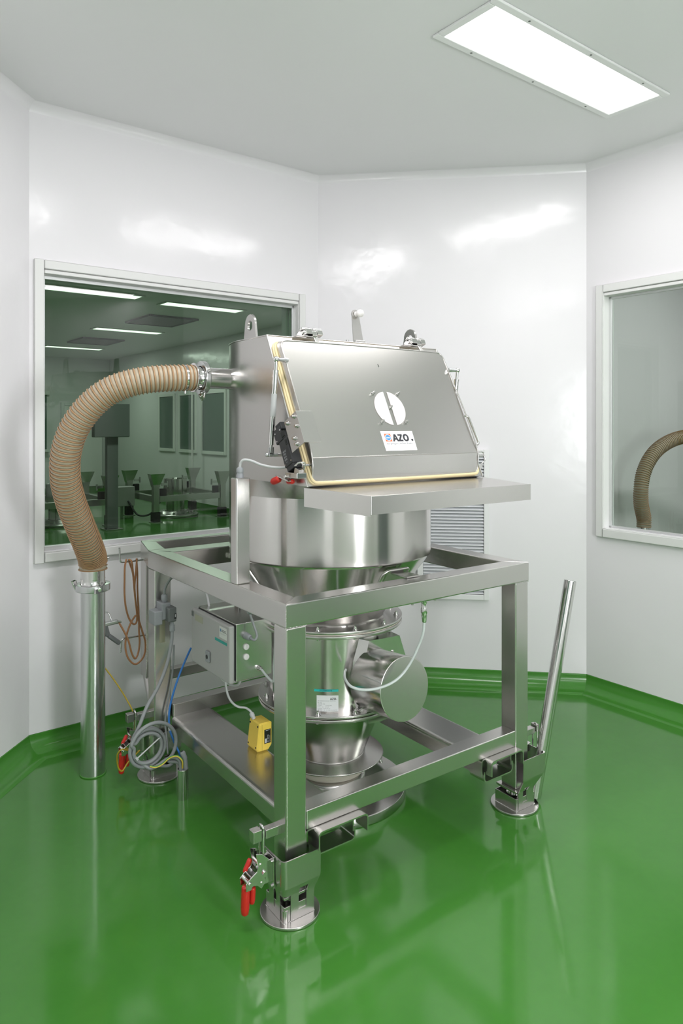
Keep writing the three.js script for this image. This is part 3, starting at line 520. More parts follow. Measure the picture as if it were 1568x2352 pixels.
// ---- control cabinet hanging inside the stand
{
  const b = part('control_cabinet', [box(0.132, 0.300, 0.600, 0.962, 0.577, 0.812, 0.004)], std({ color: rgb(0.62, 0.615, 0.60), metalness: 1, roughness: 0.24 }), S);
  part('door', box(0.100, 0.125, 0.598, 0.964, 0.572, 0.808, 0.008), M.cabinet, b);
  part('door_seal', box(0.1255, 0.1315, 0.606, 0.957, 0.582, 0.803, 0.001), M.black, b);
  const lock = part('lock', [box(0.0915, 0.0995, 0.770, 0.806, 0.615, 0.662, 0.004)], M.plasticGrey, b); part('keyhole', cyl(V(0.0905, 0.788, 0.638), V(0.0914, 0.788, 0.638), 0.009, 0.009, 20), M.black, lock);
  const lab = canvasTex(256, 230, (x, w, h) => { x.fillStyle = '#d6d8d4'; x.fillRect(0, 0, w, h); x.fillStyle = '#1d1e22'; x.font = 'bold 74px sans-serif'; x.fillText('AZO.', 78, 108, 170); x.fillStyle = '#5078a0'; x.fillRect(22, 50, 44, 58); x.fillStyle = '#9a9c9c'; x.fillRect(22, 132, 210, 5); x.fillRect(22, 150, 160, 4); });
  part('label', patch(V(0.0995, 0.686, 0.746), V(0.0995, 0.617, 0.746), V(0.0995, 0.617, 0.793), V(0.0995, 0.686, 0.793)), printed(lab), b);
  part('name_strip', patch(V(0.0995, 0.727, 0.724), V(0.0995, 0.617, 0.724), V(0.0995, 0.617, 0.736), V(0.0995, 0.727, 0.736)), std({ color: rgb(0.02, 0.33, 0.29), roughness: 0.5 }), b, 'teal strip');
  part('faded_sticker', patch(V(0.0995, 0.925, 0.762), V(0.0995, 0.845, 0.762), V(0.0995, 0.845, 0.79), V(0.0995, 0.925, 0.79)), std({ color: rgb(0.38, 0.38, 0.29), roughness: 0.6 }), b);
  part('rating_plate', patch(V(0.0995, 0.96, 0.775), V(0.0995, 0.938, 0.775), V(0.0995, 0.938, 0.797), V(0.0995, 0.96, 0.797)), M.switchGrey, b);
  for (const y of [0.713, 0.672]) part('blanking_plug', [latheAlong([[0.0001, 0.006], [0.011, 0.006], [0.0125, 0.004], [0.0125, 0]], V(0.177, 0.5995, y), FRONT, 28), box(0.1755, 0.1785, 0.5925, 0.594, y - 0.008, y + 0.008, 0.0005)], M.white, b);
  part('cable_gland', [latheAlong([[0.014, 0], [0.014, 0.012], [0.012, 0.014], [0.012, 0.03], [0.006, 0.034]], V(0.178, 0.60, 0.757), FRONT, 12)], M.plasticGrey, b);
  part('gland_cable', tube([V(0.178, 0.566, 0.757), V(0.186, 0.545, 0.752), V(0.197, 0.545, 0.765), V(0.19, 0.56, 0.81), V(0.18, 0.57, 0.85)], 0.005), M.cableGrey, b);
  part('beam_gland', [latheAlong([[0.015, 0], [0.015, 0.02], [0.011, 0.028], [0.006, 0.03]], V(0.05, 0.33, 0.955), UP.clone().negate(), 16)], M.plasticGrey, S);
  part('hose_fitting', [latheAlong([[0.011, 0], [0.011, 0.008], [0.008, 0.009], [0.008, 0.022], [0.006, 0.024]], V(0.236, 0.60, 0.614), FRONT, 16)], M.bright, b);
  part('hose_fitting', [latheAlong([[0.010, 0], [0.010, 0.012], [0.007, 0.013], [0.007, 0.022]], V(0.098, 0.235, 0.957), UP.clone().negate(), 8), box(0.07, 0.12, 0.1, 0.42, 0.9535, 0.9555, 0.0008)], M.bright, S);
  part('air_tube', tube([V(0.236, 0.576, 0.614), V(0.240, 0.53, 0.594), V(0.243, 0.50, 0.586), V(0.240, 0.485, 0.598), V(0.21, 0.43, 0.68), V(0.15, 0.32, 0.82), V(0.11, 0.25, 0.91), V(0.098, 0.235, 0.936)], 0.0048, false, 90), M.clear, b);
  part('cabinet_bracket', [box(0.300, 0.312, 0.62, 0.66, 0.60, 0.80, 0.002), box(0.300, 0.345, 0.63, 0.65, 0.74, 0.77, 0.002), box(0.300, 0.312, 0.90, 0.94, 0.55, 0.86, 0.002), box(0.18, 0.312, 0.90, 0.94, 0.548, 0.56, 0.002), box(0.302, 0.345, 0.56, 0.60, 0.50, 0.56, 0.003)], M.bright, b);
  part('cable_loop', tube([V(0.16, 0.82, 0.577), V(0.165, 0.80, 0.53), V(0.18, 0.74, 0.515), V(0.19, 0.69, 0.53), V(0.19, 0.66, 0.577)], 0.005, false, 50), M.cableLight, b);
  part('top_cable', tube([V(0.17, 0.93, 0.81), V(0.165, 0.945, 0.86), V(0.13, 0.95, 0.92), V(0.08, 0.97, 0.957)], 0.005, false, 40), M.cableLight, b);
}
// ---- cable duct, safety switch and latch on the hood's left side
part('cable_duct', box(0.0, 0.058, 0.346, 0.392, 1.0345, 1.425, 0.005), M.steel, S);
part('duct_gland', latheAlong([[0.014, 0], [0.014, 0.012], [0.0125, 0.013], [0.0125, 0.02], [0.014, 0.021], [0.013, 0.034], [0.006, 0.04]], V(0.029, 0.372, 1.425), UP, 16), M.plasticGrey, S);
part('switch_cable', tube([V(0.029, 0.372, 1.46), V(0.030, 0.370, 1.478), V(0.036, 0.36, 1.490), V(0.055, 0.345, 1.489), V(0.085, 0.31, 1.473), V(0.115, 0.27, 1.465), V(0.135, 0.225, 1.468), V(0.14, 0.20, 1.486)], 0.0052, false, 90), M.cableLight, S);
{
  // the switch lies along the sloping edge: s along the slope (up), n outwards
  const base = V(0.0, 0.20, 1.535), rx = Math.atan(0.505), put = (g) => { g.rotateX(-rx); g.translate(base.x, base.y, base.z); return g; };
  const bx = (u, y, z, w, h, d, r = 0.003) => { const g = new RoundedBoxGeometry(w, h, d, 2, r); g.translate(u, y, z); return put(g); };
  const sw = part('safety_switch', [bx(0.137, -0.015, 0.0, 0.04, 0.10, 0.058), bx(0.137, 0.063, -0.022, 0.04, 0.055, 0.05), bx(0.137, 0.09, -0.01, 0.034, 0.03, 0.04), bx(0.137, -0.072, 0.0, 0.034, 0.02, 0.05)], M.black, S);
  part('switch_slot', [bx(0.116, 0.052, 0.014, 0.004, 0.02, 0.022, 0.001), bx(0.1165, 0.017, 0.02, 0.003, 0.02, 0.010, 0.001)], M.dark, sw);
  const lt = canvasTex(128, 160, (x, w, h) => { x.fillStyle = '#26272a'; x.fillRect(0, 0, w, h); x.fillStyle = '#a9abad'; x.font = 'bold 26px sans-serif'; for (let i = 0; i < 4; i++) x.fillText(['24V AC', 'IP 67', '2A 15', 'CE 03'][i], 10, 34 + i * 30, 108); x.font = '14px sans-serif'; x.fillText('A 600', 30, 150); });
  const c = [[-0.055, 0.014], [-0.055, -0.02], [0.0, -0.02], [0.0, 0.014]].map(([y, z]) => { const p = new THREE.Vector3(0.1165, y, z).applyAxisAngle(new THREE.Vector3(1, 0, 0), -rx).add(base); return p; });
  part('switch_label', patch(c[1], c[0], c[3], c[2]), printed(lt), sw);
  for (const [y, z] of [[0.075, -0.035], [0.075, 0.0], [0.045, -0.035], [-0.055, -0.022], [-0.055, 0.022]]) part('screw', put(cyl(new THREE.Vector3(0.1175, y, z), new THREE.Vector3(0.1155, y, z), 0.003, 0.003, 10)), M.bright, sw);
  const br = part('switch_bracket', [bx(0.1125, 0.022, 0.092, 0.003, 0.122, 0.088, 0.001), bx(0.146, 0.022, 0.1345, 0.068, 0.122, 0.003, 0.001), bx(0.1305, 0.022, 0.058, 0.033, 0.07, 0.02, 0.001)], M.satin, S);
  for (const [y, z] of [[0.068, 0.066], [0.0, 0.085], [-0.024, 0.090], [0.070, 0.115], [0.032, 0.118]]) part('bolt', put(hex(new THREE.Vector3(0.1109, y, z), new THREE.Vector3(-1, 0, 0), 0.0058, 0.009)), M.bright, br);
}
{
  const la = part('toggle_latch', [box(0.118, 0.159, 0.12, 0.20, 1.432, 1.452, 0.002), slab(0.02, 0.03, 0.03, V(0.135, 0.135, 1.452), [0.3, 0, 0]), bent([V(0.124, 0.215, 1.437), V(0.124, 0.118, 1.490), V(0.150, 0.112, 1.488), V(0.150, 0.128, 1.455), V(0.146, 0.205, 1.425)], 0.0028, 0.012), slab(0.016, 0.004, 0.09, V(0.124, 0.222, 1.428), [0.18, 0, 0]), cyl(V(0.118, 0.165, 1.441), V(0.155, 0.165, 1.441), 0.008), cyl(V(0.116, 0.20, 1.434), V(0.155, 0.20, 1.434), 0.006)], M.bright, S);
  part('grip', [latheAlong([[0.001, -0.002], [0.009, 0], [0.013, 0.006], [0.0135, 0.040], [0.011, 0.05], [0.001, 0.053]], V(0.122, 0.244, 1.425), V(0, 0.045, -0.014), 20)], M.red, la, 'red grip');
  part('grip', [latheAlong([[0.001, -0.002], [0.008, 0], [0.009, 0.006], [0.009, 0.03], [0.001, 0.036]], V(0.138, 0.178, 1.418), V(0, 0.036, -0.004), 16)], M.red, la, 'red grip');
  part('toggle_latch', [bent([V(1.05, 0.16, 1.50), V(1.095, 0.155, 1.505), V(1.105, 0.15, 1.465), V(1.06, 0.16, 1.435)], 0.003, 0.012), bent([V(1.05, 0.15, 1.487), V(1.085, 0.15, 1.487)], 0.006, 0.01), slab(0.03, 0.02, 0.03, V(1.066, 0.16, 1.44), [0, 0, 0])], M.bright, S);
}
// ---- pressure switch on the far left post, tool hooks, quick coupling
{
  const p = part('pressure_switch', [box(0.026, 0.064, 1.04, 1.10, 0.735, 0.80, 0.006)], M.switchGrey, S);
  part('switch_body', [box(0.008, 0.050, 1.075, 1.143, 0.742, 0.815, 0.004), box(-0.028, 0.010, 1.07, 1.142, 0.722, 0.785, 0.005)], M.plasticGrey, p);
  part('nameplate', patch(V(0.052, 1.0395, 0.748), V(0.0625, 1.0395, 0.748), V(0.0625, 1.0395, 0.776), V(0.052, 1.0395, 0.776)), printed(canvasTex(64, 128, (x, w, h) => { x.fillStyle = '#141416'; x.fillRect(0, 0, w, h); x.fillStyle = '#d8d8d8'; x.fillRect(6, 6, 52, 4); x.fillRect(20, 30, 22, 60); }), 0.4), p);
  part('cable_gland', latheAlong([[0.011, 0], [0.011, 0.012], [0.014, 0.013], [0.014, 0.034], [0.007, 0.038]], V(0.032, 1.105, 0.812), UP, 16), M.plasticGrey, p);
  part('cable_gland', latheAlong([[0.008, 0], [0.008, 0.018], [0.0125, 0.02], [0.0125, 0.045], [0.007, 0.05]], V(0.050, 1.06, 0.737), UP.clone().negate(), 16), M.plasticGrey, p);
  part('switch_cable', tube([V(0.032, 1.105, 0.848), V(0.034, 1.10, 0.88), V(0.05, 1.08, 0.92), V(0.075, 1.05, 0.95), V(0.09, 1.04, 0.97)], 0.006, false, 40), M.cableGrey, p);
  part('post_label', patch(V(0.024, 1.1425, 0.62), V(0.05, 1.1425, 0.62), V(0.05, 1.1425, 0.72), V(0.024, 1.1425, 0.72)), std({ color: rgb(0.36, 0.35, 0.24), roughness: 0.6 }), S, 'yellowed paper label');
  part('hose_hook', bent([V(0.072, 1.46, 0.948), V(-0.052, 1.455, 0.948), V(-0.056, 1.455, 1.02)], 0.0045, 0.014), M.zinc, S);
  part('hose_hook', bent([V(0.072, 1.46, 0.572), V(-0.045, 1.455, 0.575), V(-0.052, 1.455, 0.51)], 0.0045, 0.014), M.zinc, S);
}
{
  part('coupling_plate', [box(0.555, 0.712, 0.012, 0.062, 0.9505, 0.9555, 0.001), hex(V(0.575, 0.03, 0.9505), UP.clone().negate(), 0.005, 0.009), hex(V(0.692, 0.03, 0.9505), UP.clone().negate(), 0.005, 0.009)], M.satin, S);
  const q = part('quick_coupling', latheAlong([[0.012, 0], [0.012, 0.012], [0.010, 0.014], [0.0105, 0.030], [0.013, 0.033], [0.013, 0.05], [0.010, 0.053], [0.011, 0.062], [0.008, 0.085], [0.006, 0.087]], V(0.64, 0.035, 0.951), UP.clone().negate(), 20), M.bright, S);
  part('air_tube', tube([V(0.64, 0.035, 0.866), V(0.638, 0.040, 0.82), V(0.625, 0.055, 0.765), V(0.594, 0.07, 0.70), V(0.545, 0.08, 0.655), V(0.48, 0.095, 0.633), V(0.41, 0.12, 0.631), V(0.376, 0.15, 0.642), V(0.38, 0.19, 0.655), V(0.42, 0.25, 0.655), V(0.47, 0.31, 0.64)], 0.0052, false, 130), M.clear, q);
}
// ---- labels on the valve body
{
  const tx = canvasTex(512, 380, (x, w, h) => { x.fillStyle = '#dfe1e2'; x.fillRect(0, 0, w, h); x.fillStyle = '#1c1d20'; x.font = 'bold 76px sans-serif'; x.fillText('AZO.', 315, 110, 165); x.fillStyle = '#4a4c50'; x.font = '26px monospace'; ['ZELLENRADSCHLEUSE ANSCHLUSS', 'DN 250', 'Typ DKS 250', '273896      15.08.2003', 'Auftr.-Nr. 201431', 'Artikel 71432198.01', 'AZO GmbH + Co. D-74706 Osterburken'].forEach((t, i) => x.fillText(t, 26, 140 + i * 36, i === 6 ? 460 : i === 0 ? 430 : 330)); });
  const rad = (d) => d * Math.PI / 180;
  const mk = (d0, d1, y0, y1) => { const c = new THREE.CylinderGeometry(0.2749, 0.2749, y1 - y0, 16, 1, true, rad(90 - d0), rad(d0 - d1)); c.translate(UC, (y0 + y1) / 2, -VC); return c; };
  part('type_plate', mk(136.8, 118.2, 0.454, 0.519), printed(tx), S);
  part('name_strip', mk(139.0, 118.2, 0.534, 0.5435), printed(canvasTex(256, 24, (x, w, h) => { x.fillStyle = '#2fb9b4'; x.fillRect(0, 0, w, h); x.fillStyle = '#123c46'; x.font = 'bold 20px monospace'; x.fillText('FF1PKM02014', 58, 19, 150); })), S, 'teal strip');
}

// ================================================================ THINGS ON THE FLOOR AROUND THE STATION
// folded catch plate round one corner of a foot; levels [[y, offset side a, offset side b]], reach past the centre on each side
function catchPlate(cu, cv, su, sv, levels, reachA, reachB, holes) {
  const N = 22, t = 0.004, pathAt = (ha, hb, ra, rb) => { // walk along side a (facing su) to the corner and along side b (facing sv)
    const r = 0.016, out = [];
    for (let i = 0; i <= 10; i++) out.push([ha, lerp(-ra, hb - r, i / 10)]);
    for (let i = 1; i <= 5; i++) { const a = i / 6 * Math.PI / 2; out.push([ha - r + r * Math.cos(a), hb - r + r * Math.sin(a)]); }
    for (let i = 0; i <= 10; i++) out.push([lerp(ha - r, -rb, i / 10), hb]);
    return out;
  };
  const rows = levels.map(([y, ha, hb, da = 0, db = 0]) => [pathAt(ha, hb, reachA + da, reachB + db), pathAt(ha - t, hb - t, reachA + da, reachB + db), y]);
  const P = ([a, b], y) => V(cu + su * a, cv + sv * b, y), tris = [], n = rows[0][0].length;
  const add = (a, b, c, d) => tris.push(a, b, c, a, c, d);
  const open = (i, k) => holes.some(([i0, i1, k0, k1]) => i >= i0 && i < i1 && k >= k0 && k < k1);
  for (let k = 0; k + 1 < rows.length; k++) for (let i = 0; i + 1 < n; i++) {
    if (open(i, k)) continue;
    const [o0, i0, y0] = rows[k], [o1, i1, y1] = rows[k + 1];
    add(P(o0[i], y0), P(o0[i + 1], y0), P(o1[i + 1], y1), P(o1[i], y1)); add(P(i0[i], y0), P(i1[i], y1), P(i1[i + 1], y1), P(i0[i + 1], y0));
    if (i === 0 || open(i - 1, k)) add(P(o0[i], y0), P(o1[i], y1), P(i1[i], y1), P(i0[i], y0));
    if (i === n - 2 || open(i + 1, k)) add(P(o0[i + 1], y0), P(i0[i + 1], y0), P(i1[i + 1], y1), P(o1[i + 1], y1));
    if (k === rows.length - 2 || open(i, k + 1)) add(P(o1[i], y1), P(o1[i + 1], y1), P(i1[i + 1], y1), P(i1[i], y1));
    if (k === 0 || open(i, k - 1)) add(P(o0[i], y0), P(i0[i], y0), P(i0[i + 1], y0), P(o0[i + 1], y0));
  }
  const g = new THREE.BufferGeometry(); g.setAttribute('position', new THREE.Float32BufferAttribute(tris.flatMap((p) => [p.x, p.y, p.z]), 3)); g.computeVertexNormals(); return boxUV(g);
}
function toggleClamp(parent, cu, cv, su, plane, dv) {             // upright clamp on the foot's side, hooked on the bar above
  const X = (d, v, y) => V(cu + su * (plane + d), cv + dv + v, y);
  const cheek = (v) => {                                         // S-shaped lever plate in the plane of the clamp
    const o = [[0.020, 0.214], [0.046, 0.238], [0.066, 0.244], [0.063, 0.226], [0.057, 0.202], [0.063, 0.187], [0.086, 0.174], [0.102, 0.160], [0.101, 0.138], [0.084, 0.138], [0.079, 0.148], [0.062, 0.144], [0.047, 0.129], [0.030, 0.145], [0.036, 0.160], [0.047, 0.176], [0.043, 0.198], [0.030, 0.206]];
    const g = new THREE.ExtrudeGeometry(new THREE.Shape(o.map(([d, y]) => new THREE.Vector2(cu + su * (plane + d), y))), { depth: 0.0022, bevelEnabled: true, bevelSize: 0.0006, bevelThickness: 0.0004, bevelSegments: 1 });
    g.translate(0, 0, -(cv + dv + v) - 0.0011); return g;
  };
  const c = part('toggle_clamp', [
    boxS(X(0.0005, -0.026, 0.112), X(0.004, 0.026, 0.214)), boxS(X(0.004, -0.0165, 0.135), X(0.04, -0.0135, 0.208)), boxS(X(0.004, 0.0135, 0.135), X(0.04, 0.0165, 0.208)),
    cheek(-0.0205), cheek(0.0205), boxS(X(0.055, -0.021, 0.150), X(0.078, 0.021, 0.170)),
    cyl(X(0.0345, -0.024, 0.170), X(0.0345, 0.024, 0.170), 0.0085), cyl(X(0.05, -0.025, 0.205), X(0.05, 0.025, 0.205), 0.005), cyl(X(0.088, -0.026, 0.156), X(0.088, 0.026, 0.156), 0.0065), cyl(X(0.046, -0.025, 0.146), X(0.046, 0.025, 0.146), 0.0045), cyl(X(0.034, -0.013, 0.150), X(0.034, -0.013, 0.166), 0.006), cyl(X(0.034, 0.013, 0.150), X(0.034, 0.013, 0.166), 0.006),
    hexS(X(0.0042, -0.0215, 0.202), su), hexS(X(0.0042, 0.0215, 0.202), su), hexS(X(0.0042, -0.0215, 0.124), su), hexS(X(0.0042, 0.0215, 0.124), su)], M.bright, parent);
  part('hook_bolt', bent([X(0.0345, -0.013, 0.165), X(0.0345, -0.013, 0.305), X(0.036, -0.010, 0.320), X(0.036, 0.010, 0.320), X(0.0345, 0.013, 0.305), X(0.0345, 0.013, 0.165)], 0.0038, 0.009), M.bright, c);
  const grip = (a, b, r) => latheAlong([[0.0005, -0.001], [r * 0.8, 0], [r, 0.006], [r * 1.02, a.distanceTo(b) * 0.75], [r * 0.85, a.distanceTo(b) * 0.94], [r * 0.4, a.distanceTo(b)], [0.0005, a.distanceTo(b) + 0.001]], a, b.clone().sub(a), 22);
  part('grip', grip(X(0.092, 0, 0.143), X(0.096, 0, 0.050), 0.0138), M.red, c, 'red grip'); part('grip', grip(X(0.066, 0, 0.130), X(0.070, 0, 0.076), 0.0095), M.red, c, 'red grip'); part('grip', grip(X(0.062, 0.0265, 0.206), X(0.084, 0.0265, 0.168), 0.0080), M.red, c, 'red grip');
}
function boxS(a, b) { return box(Math.min(a.x, b.x), Math.max(a.x, b.x), Math.min(-a.z, -b.z), Math.max(-a.z, -b.z), Math.min(a.y, b.y), Math.max(a.y, b.y), 0.001); }
function slabS(p, w, h, d) { return slab(w, h, d, p); }
function hexS(p, su) { return hex(p, new THREE.Vector3(su, 0, 0), 0.0052, 0.009); }
function dockingFoot(label, cu, cv, su, sv, levels, ra, rb, holes) {
  const t = thing('floor_socket', label, 'floor socket', [cu, cv, 0]);
  part('base_disc', lathe([[0.0005, 0.0005], [0.099, 0.0005], [0.1, 0.002], [0.1, 0.009], [0.098, 0.011], [0.0005, 0.011]], [cu, cv], 72), M.satin, t);
  part('socket', [box(cu - 0.058, cu + 0.058, cv - 0.058, cv - 0.054, 0.011, 0.062, 0.0015), box(cu - 0.058, cu + 0.058, cv + 0.054, cv + 0.058, 0.011, 0.062, 0.0015), box(cu - 0.058, cu - 0.054, cv - 0.0545, cv + 0.0545, 0.011, 0.062, 0.0015), box(cu + 0.054, cu + 0.058, cv - 0.0545, cv + 0.0545, 0.011, 0.062, 0.0015), cyl(V(cu + su * 0.049, cv + sv * 0.049, 0.011), V(cu + su * 0.049, cv + sv * 0.049, 0.05), 0.011)], M.satin, t);
  part('load_cell', [cyl(V(cu, cv, 0.011), V(cu, cv, 0.0805), 0.022), cyl(V(cu, cv, 0.03), V(cu, cv, 0.055), 0.034)], M.bright, t);
  part('weld', [weld([V(cu - 0.058, cv - 0.059, 0.012), V(cu + 0.058, cv - 0.059, 0.012)], 0.0016), weld([V(cu - 0.059, cv - 0.058, 0.012), V(cu - 0.059, cv + 0.058, 0.012)], 0.0016)], M.bright, t);
  part('catch_plate', catchPlate(cu, cv, su, sv, levels, ra, rb, holes), M.satin, t);
  return t;
}
const LV = [[0.012, 0.0605, 0.0605], [0.040, 0.0605, 0.0605], [0.062, 0.0605, 0.0605], [0.085, 0.061, 0.061], [0.098, 0.063, 0.063, 0.004, 0.004], [0.112, 0.066, 0.066, 0.012, 0.012], [0.126, 0.069, 0.069, 0.018, 0.018], [0.135, 0.070, 0.070, 0.02, 0.02], [0.205, 0.071, 0.071, 0.02, 0.02], [0.217, 0.071, 0.071, 0.015, 0.015]];
const HOLES = [[9, 17, 0, 4], [4, 6, 1, 5], [20, 23, 1, 5]];
const foot0 = dockingFoot('steel floor foot at the near corner, with red-handled clamp and folded catch plate', 0.04, 0.04, -1, -1, LV, 0.035, 0.056, HOLES);
toggleClamp(foot0, 0.04, 0.04, -1, 0.0715, 0.004);
const foot1 = dockingFoot('steel floor foot under the right post, its wide catch plate holding the loose lever tube', 1.165, 0.04, 1, -1, LV.map(([y, a, b, da, db], k) => [y, k < 4 ? a : lerp(a, 0.122, Math.min(1, (k - 3) / 4)), b, da, db === undefined ? 0 : -0.02 * Math.min(1, (k - 3) / 3)]), 0.05, 0.046, [[20, 23, 1, 4]]);
part('toggle_clamp', [bent([V(1.29, 0.02, 0.19), V(1.291, 0.02, 0.31), V(1.291, 0.03, 0.322), V(1.291, 0.045, 0.31), V(1.29, 0.045, 0.19)], 0.0032, 0.008), slab(0.03, 0.03, 0.03, V(1.285, 0.075, 0.205), [0, 0, 0.3]), box(1.2235, 1.231, 0.06, 0.095, 0.10, 0.21, 0.002), slab(0.05, 0.012, 0.02, V(1.255, 0.08, 0.215), [0, 0, -0.2])], M.bright, foot1);
const foot2 = dockingFoot('steel floor foot at the far left post, half hidden by the coiled grey cable', 0.04, 1.183, -1, -1, LV, 0.035, 0.056, HOLES);
toggleClamp(foot2, 0.04, 1.183, -1, 0.0815, 0.004);
{
  const t = thing('floor_flange', 'round steel docking flange standing on the floor below the valve outlet', 'flange', [UC, VC, 0]);
  part('flange_ring', lathe([[0.15, 0.0005], [0.33, 0.0005], [0.335, 0.003], [0.335, 0.036], [0.331, 0.04], [0.285, 0.04], [0.262, 0.046], [0.24, 0.046], [0.22, 0.04], [0.15, 0.04]], AX, 96), M.satin, t);
  part('centre_socket', lathe([[0.1, 0.04], [0.155, 0.04], [0.155, 0.085], [0.12, 0.09], [0.1, 0.09]], AX, 72), M.satin, t);
  for (let k = 0; k < 4; k++) { const a = k * Math.PI / 2 + 0.55; part('clamp_tab', [slab(0.055, 0.012, 0.03, V(UC + 0.25 * Math.cos(a), VC - 0.25 * Math.sin(a), 0.052), [0, a, 0], 0.003), hex(V(UC + 0.26 * Math.cos(a), VC - 0.26 * Math.sin(a), 0.058), UP, 0.007, 0.01)], M.bright, t); }
  part('hose_tail', torus(0.045, 0.008, V(0.80, 0.55, 0.085), V(1, 0.4, 0.2), Math.PI, 0), M.satin, t);
}
{
  const t = thing('lever_tube', 'long bare steel tube leaning in the catch plate of the right foot', 'lever', [1.258, -0.005, 0.012]);
  const a = V(1.252, 0.004, 0.020), b = V(1.487, -0.005, 0.922);
  part('tube', latheAlong([[0.018, 0], [0.0255, 0], [0.0265, 0.002], [0.0265, a.distanceTo(b) - 0.003], [0.0245, a.distanceTo(b)], [0.0005, a.distanceTo(b)]], a, b.clone().sub(a), 40), M.bright, t);
}
// ---- suction line
const PU = -0.208, PV = 1.371;
{
  const t = thing('suction_pipe', 'upright steel suction pipe rising from the floor to the beige ribbed hose', 'pipe', [PU, PV, 0]);
  part('pipe', lathe([[0.0545, 0.0], [0.0545, 0.86], [0.066, 0.862], [0.067, 0.866], [0.066, 0.87], [0.0545, 0.871]], [PU, PV], 56), M.zinc, t);
  part('floor_seal', torus(0.0555, 0.0035, V(PU, PV, 0.003), UP), M.cove, t);
  const c = part('pipe_clamp', lathe([[0.058, 0.852], [0.076, 0.852], [0.0775, 0.855], [0.0775, 0.88], [0.076, 0.883], [0.058, 0.883]], [PU, PV], 56), M.zinc, t);
  part('clamp_bolt', [hex(V(PU + 0.005, PV - 0.076, 0.867), V(-0.2, -1, 0), 0.007, 0.014), slab(0.02, 0.03, 0.016, V(PU - 0.075, PV + 0.03, 0.885), [0, 0.4, 0.3]), cyl(V(PU - 0.07, PV + 0.02, 0.85), V(PU - 0.09, PV + 0.02, 0.90), 0.004), slab(0.018, 0.022, 0.014, V(PU - 0.008, PV - 0.082, 0.862), [0, 0.3, 0])], M.bright, c);
  part('connector', lathe([[0.0545, 0.871], [0.066, 0.872], [0.066, 0.876], [0.0555, 0.878], [0.0545, 0.905], [0.056, 0.906], [0.0545, 0.908], [0.0545, 0.99]], [PU, PV], 56), M.bright, t);
}
function hosePath(pts) { return new THREE.CatmullRomCurve3(pts, false, 'centripetal'); }
function ribbedHose(t, path, r0, r1, pitch, holder) {
  const L = path.getLength(), turns = Math.round(L / pitch), NS = turns * 6, NR = 36, fr = path.computeFrenetFrames(NS, false);
  const pos = [], nor = [], idx = [], uv = [], rad = (f) => lerp(r0, r1, f);
  for (let i = 0; i <= NS; i++) {
    const f = i / NS, p = path.getPointAt(f), ph = (i % 6) / 6, bulge = rad(f) * (0.985 + 0.022 * Math.cos((ph - 0.5) * Math.PI * 2) - 0.016);
    for (let k = 0; k <= NR; k++) { const a = k / NR * Math.PI * 2, n = fr.normals[i].clone().multiplyScalar(Math.cos(a)).addScaledVector(fr.binormals[i], Math.sin(a)); const q = p.clone().addScaledVector(n, bulge); pos.push(q.x, q.y, q.z); nor.push(n.x, n.y, n.z); uv.push(k / NR, f * L); if (i && k) { const o = i * (NR + 1) + k, m = o - NR - 1; idx.push(m - 1, o - 1, m, o - 1, o, m); } }
  }
  const g = new THREE.BufferGeometry(); g.setAttribute('position', new THREE.Float32BufferAttribute(pos, 3)); g.setAttribute('uv', new THREE.Float32BufferAttribute(uv, 2)); g.setIndex(idx); g.computeVertexNormals();
  part('hose_wall', g, M.hose, t);
  const ribs = [];
  for (let j = 0; j <= turns; j++) {
    const i = Math.min(NS, j * 6), p = path.getPointAt(i / NS), ring = new THREE.TorusGeometry(rad(i / NS) * 1.006, pitch * 0.185, 6, 36);
    ring.applyQuaternion(new THREE.Quaternion().setFromUnitVectors(new THREE.Vector3(0, 0, 1), fr.tangents[i])); ring.translate(p.x, p.y, p.z); ribs.push(ring);
  }
  part('spiral_rib', ribs, M.rib, t);
}
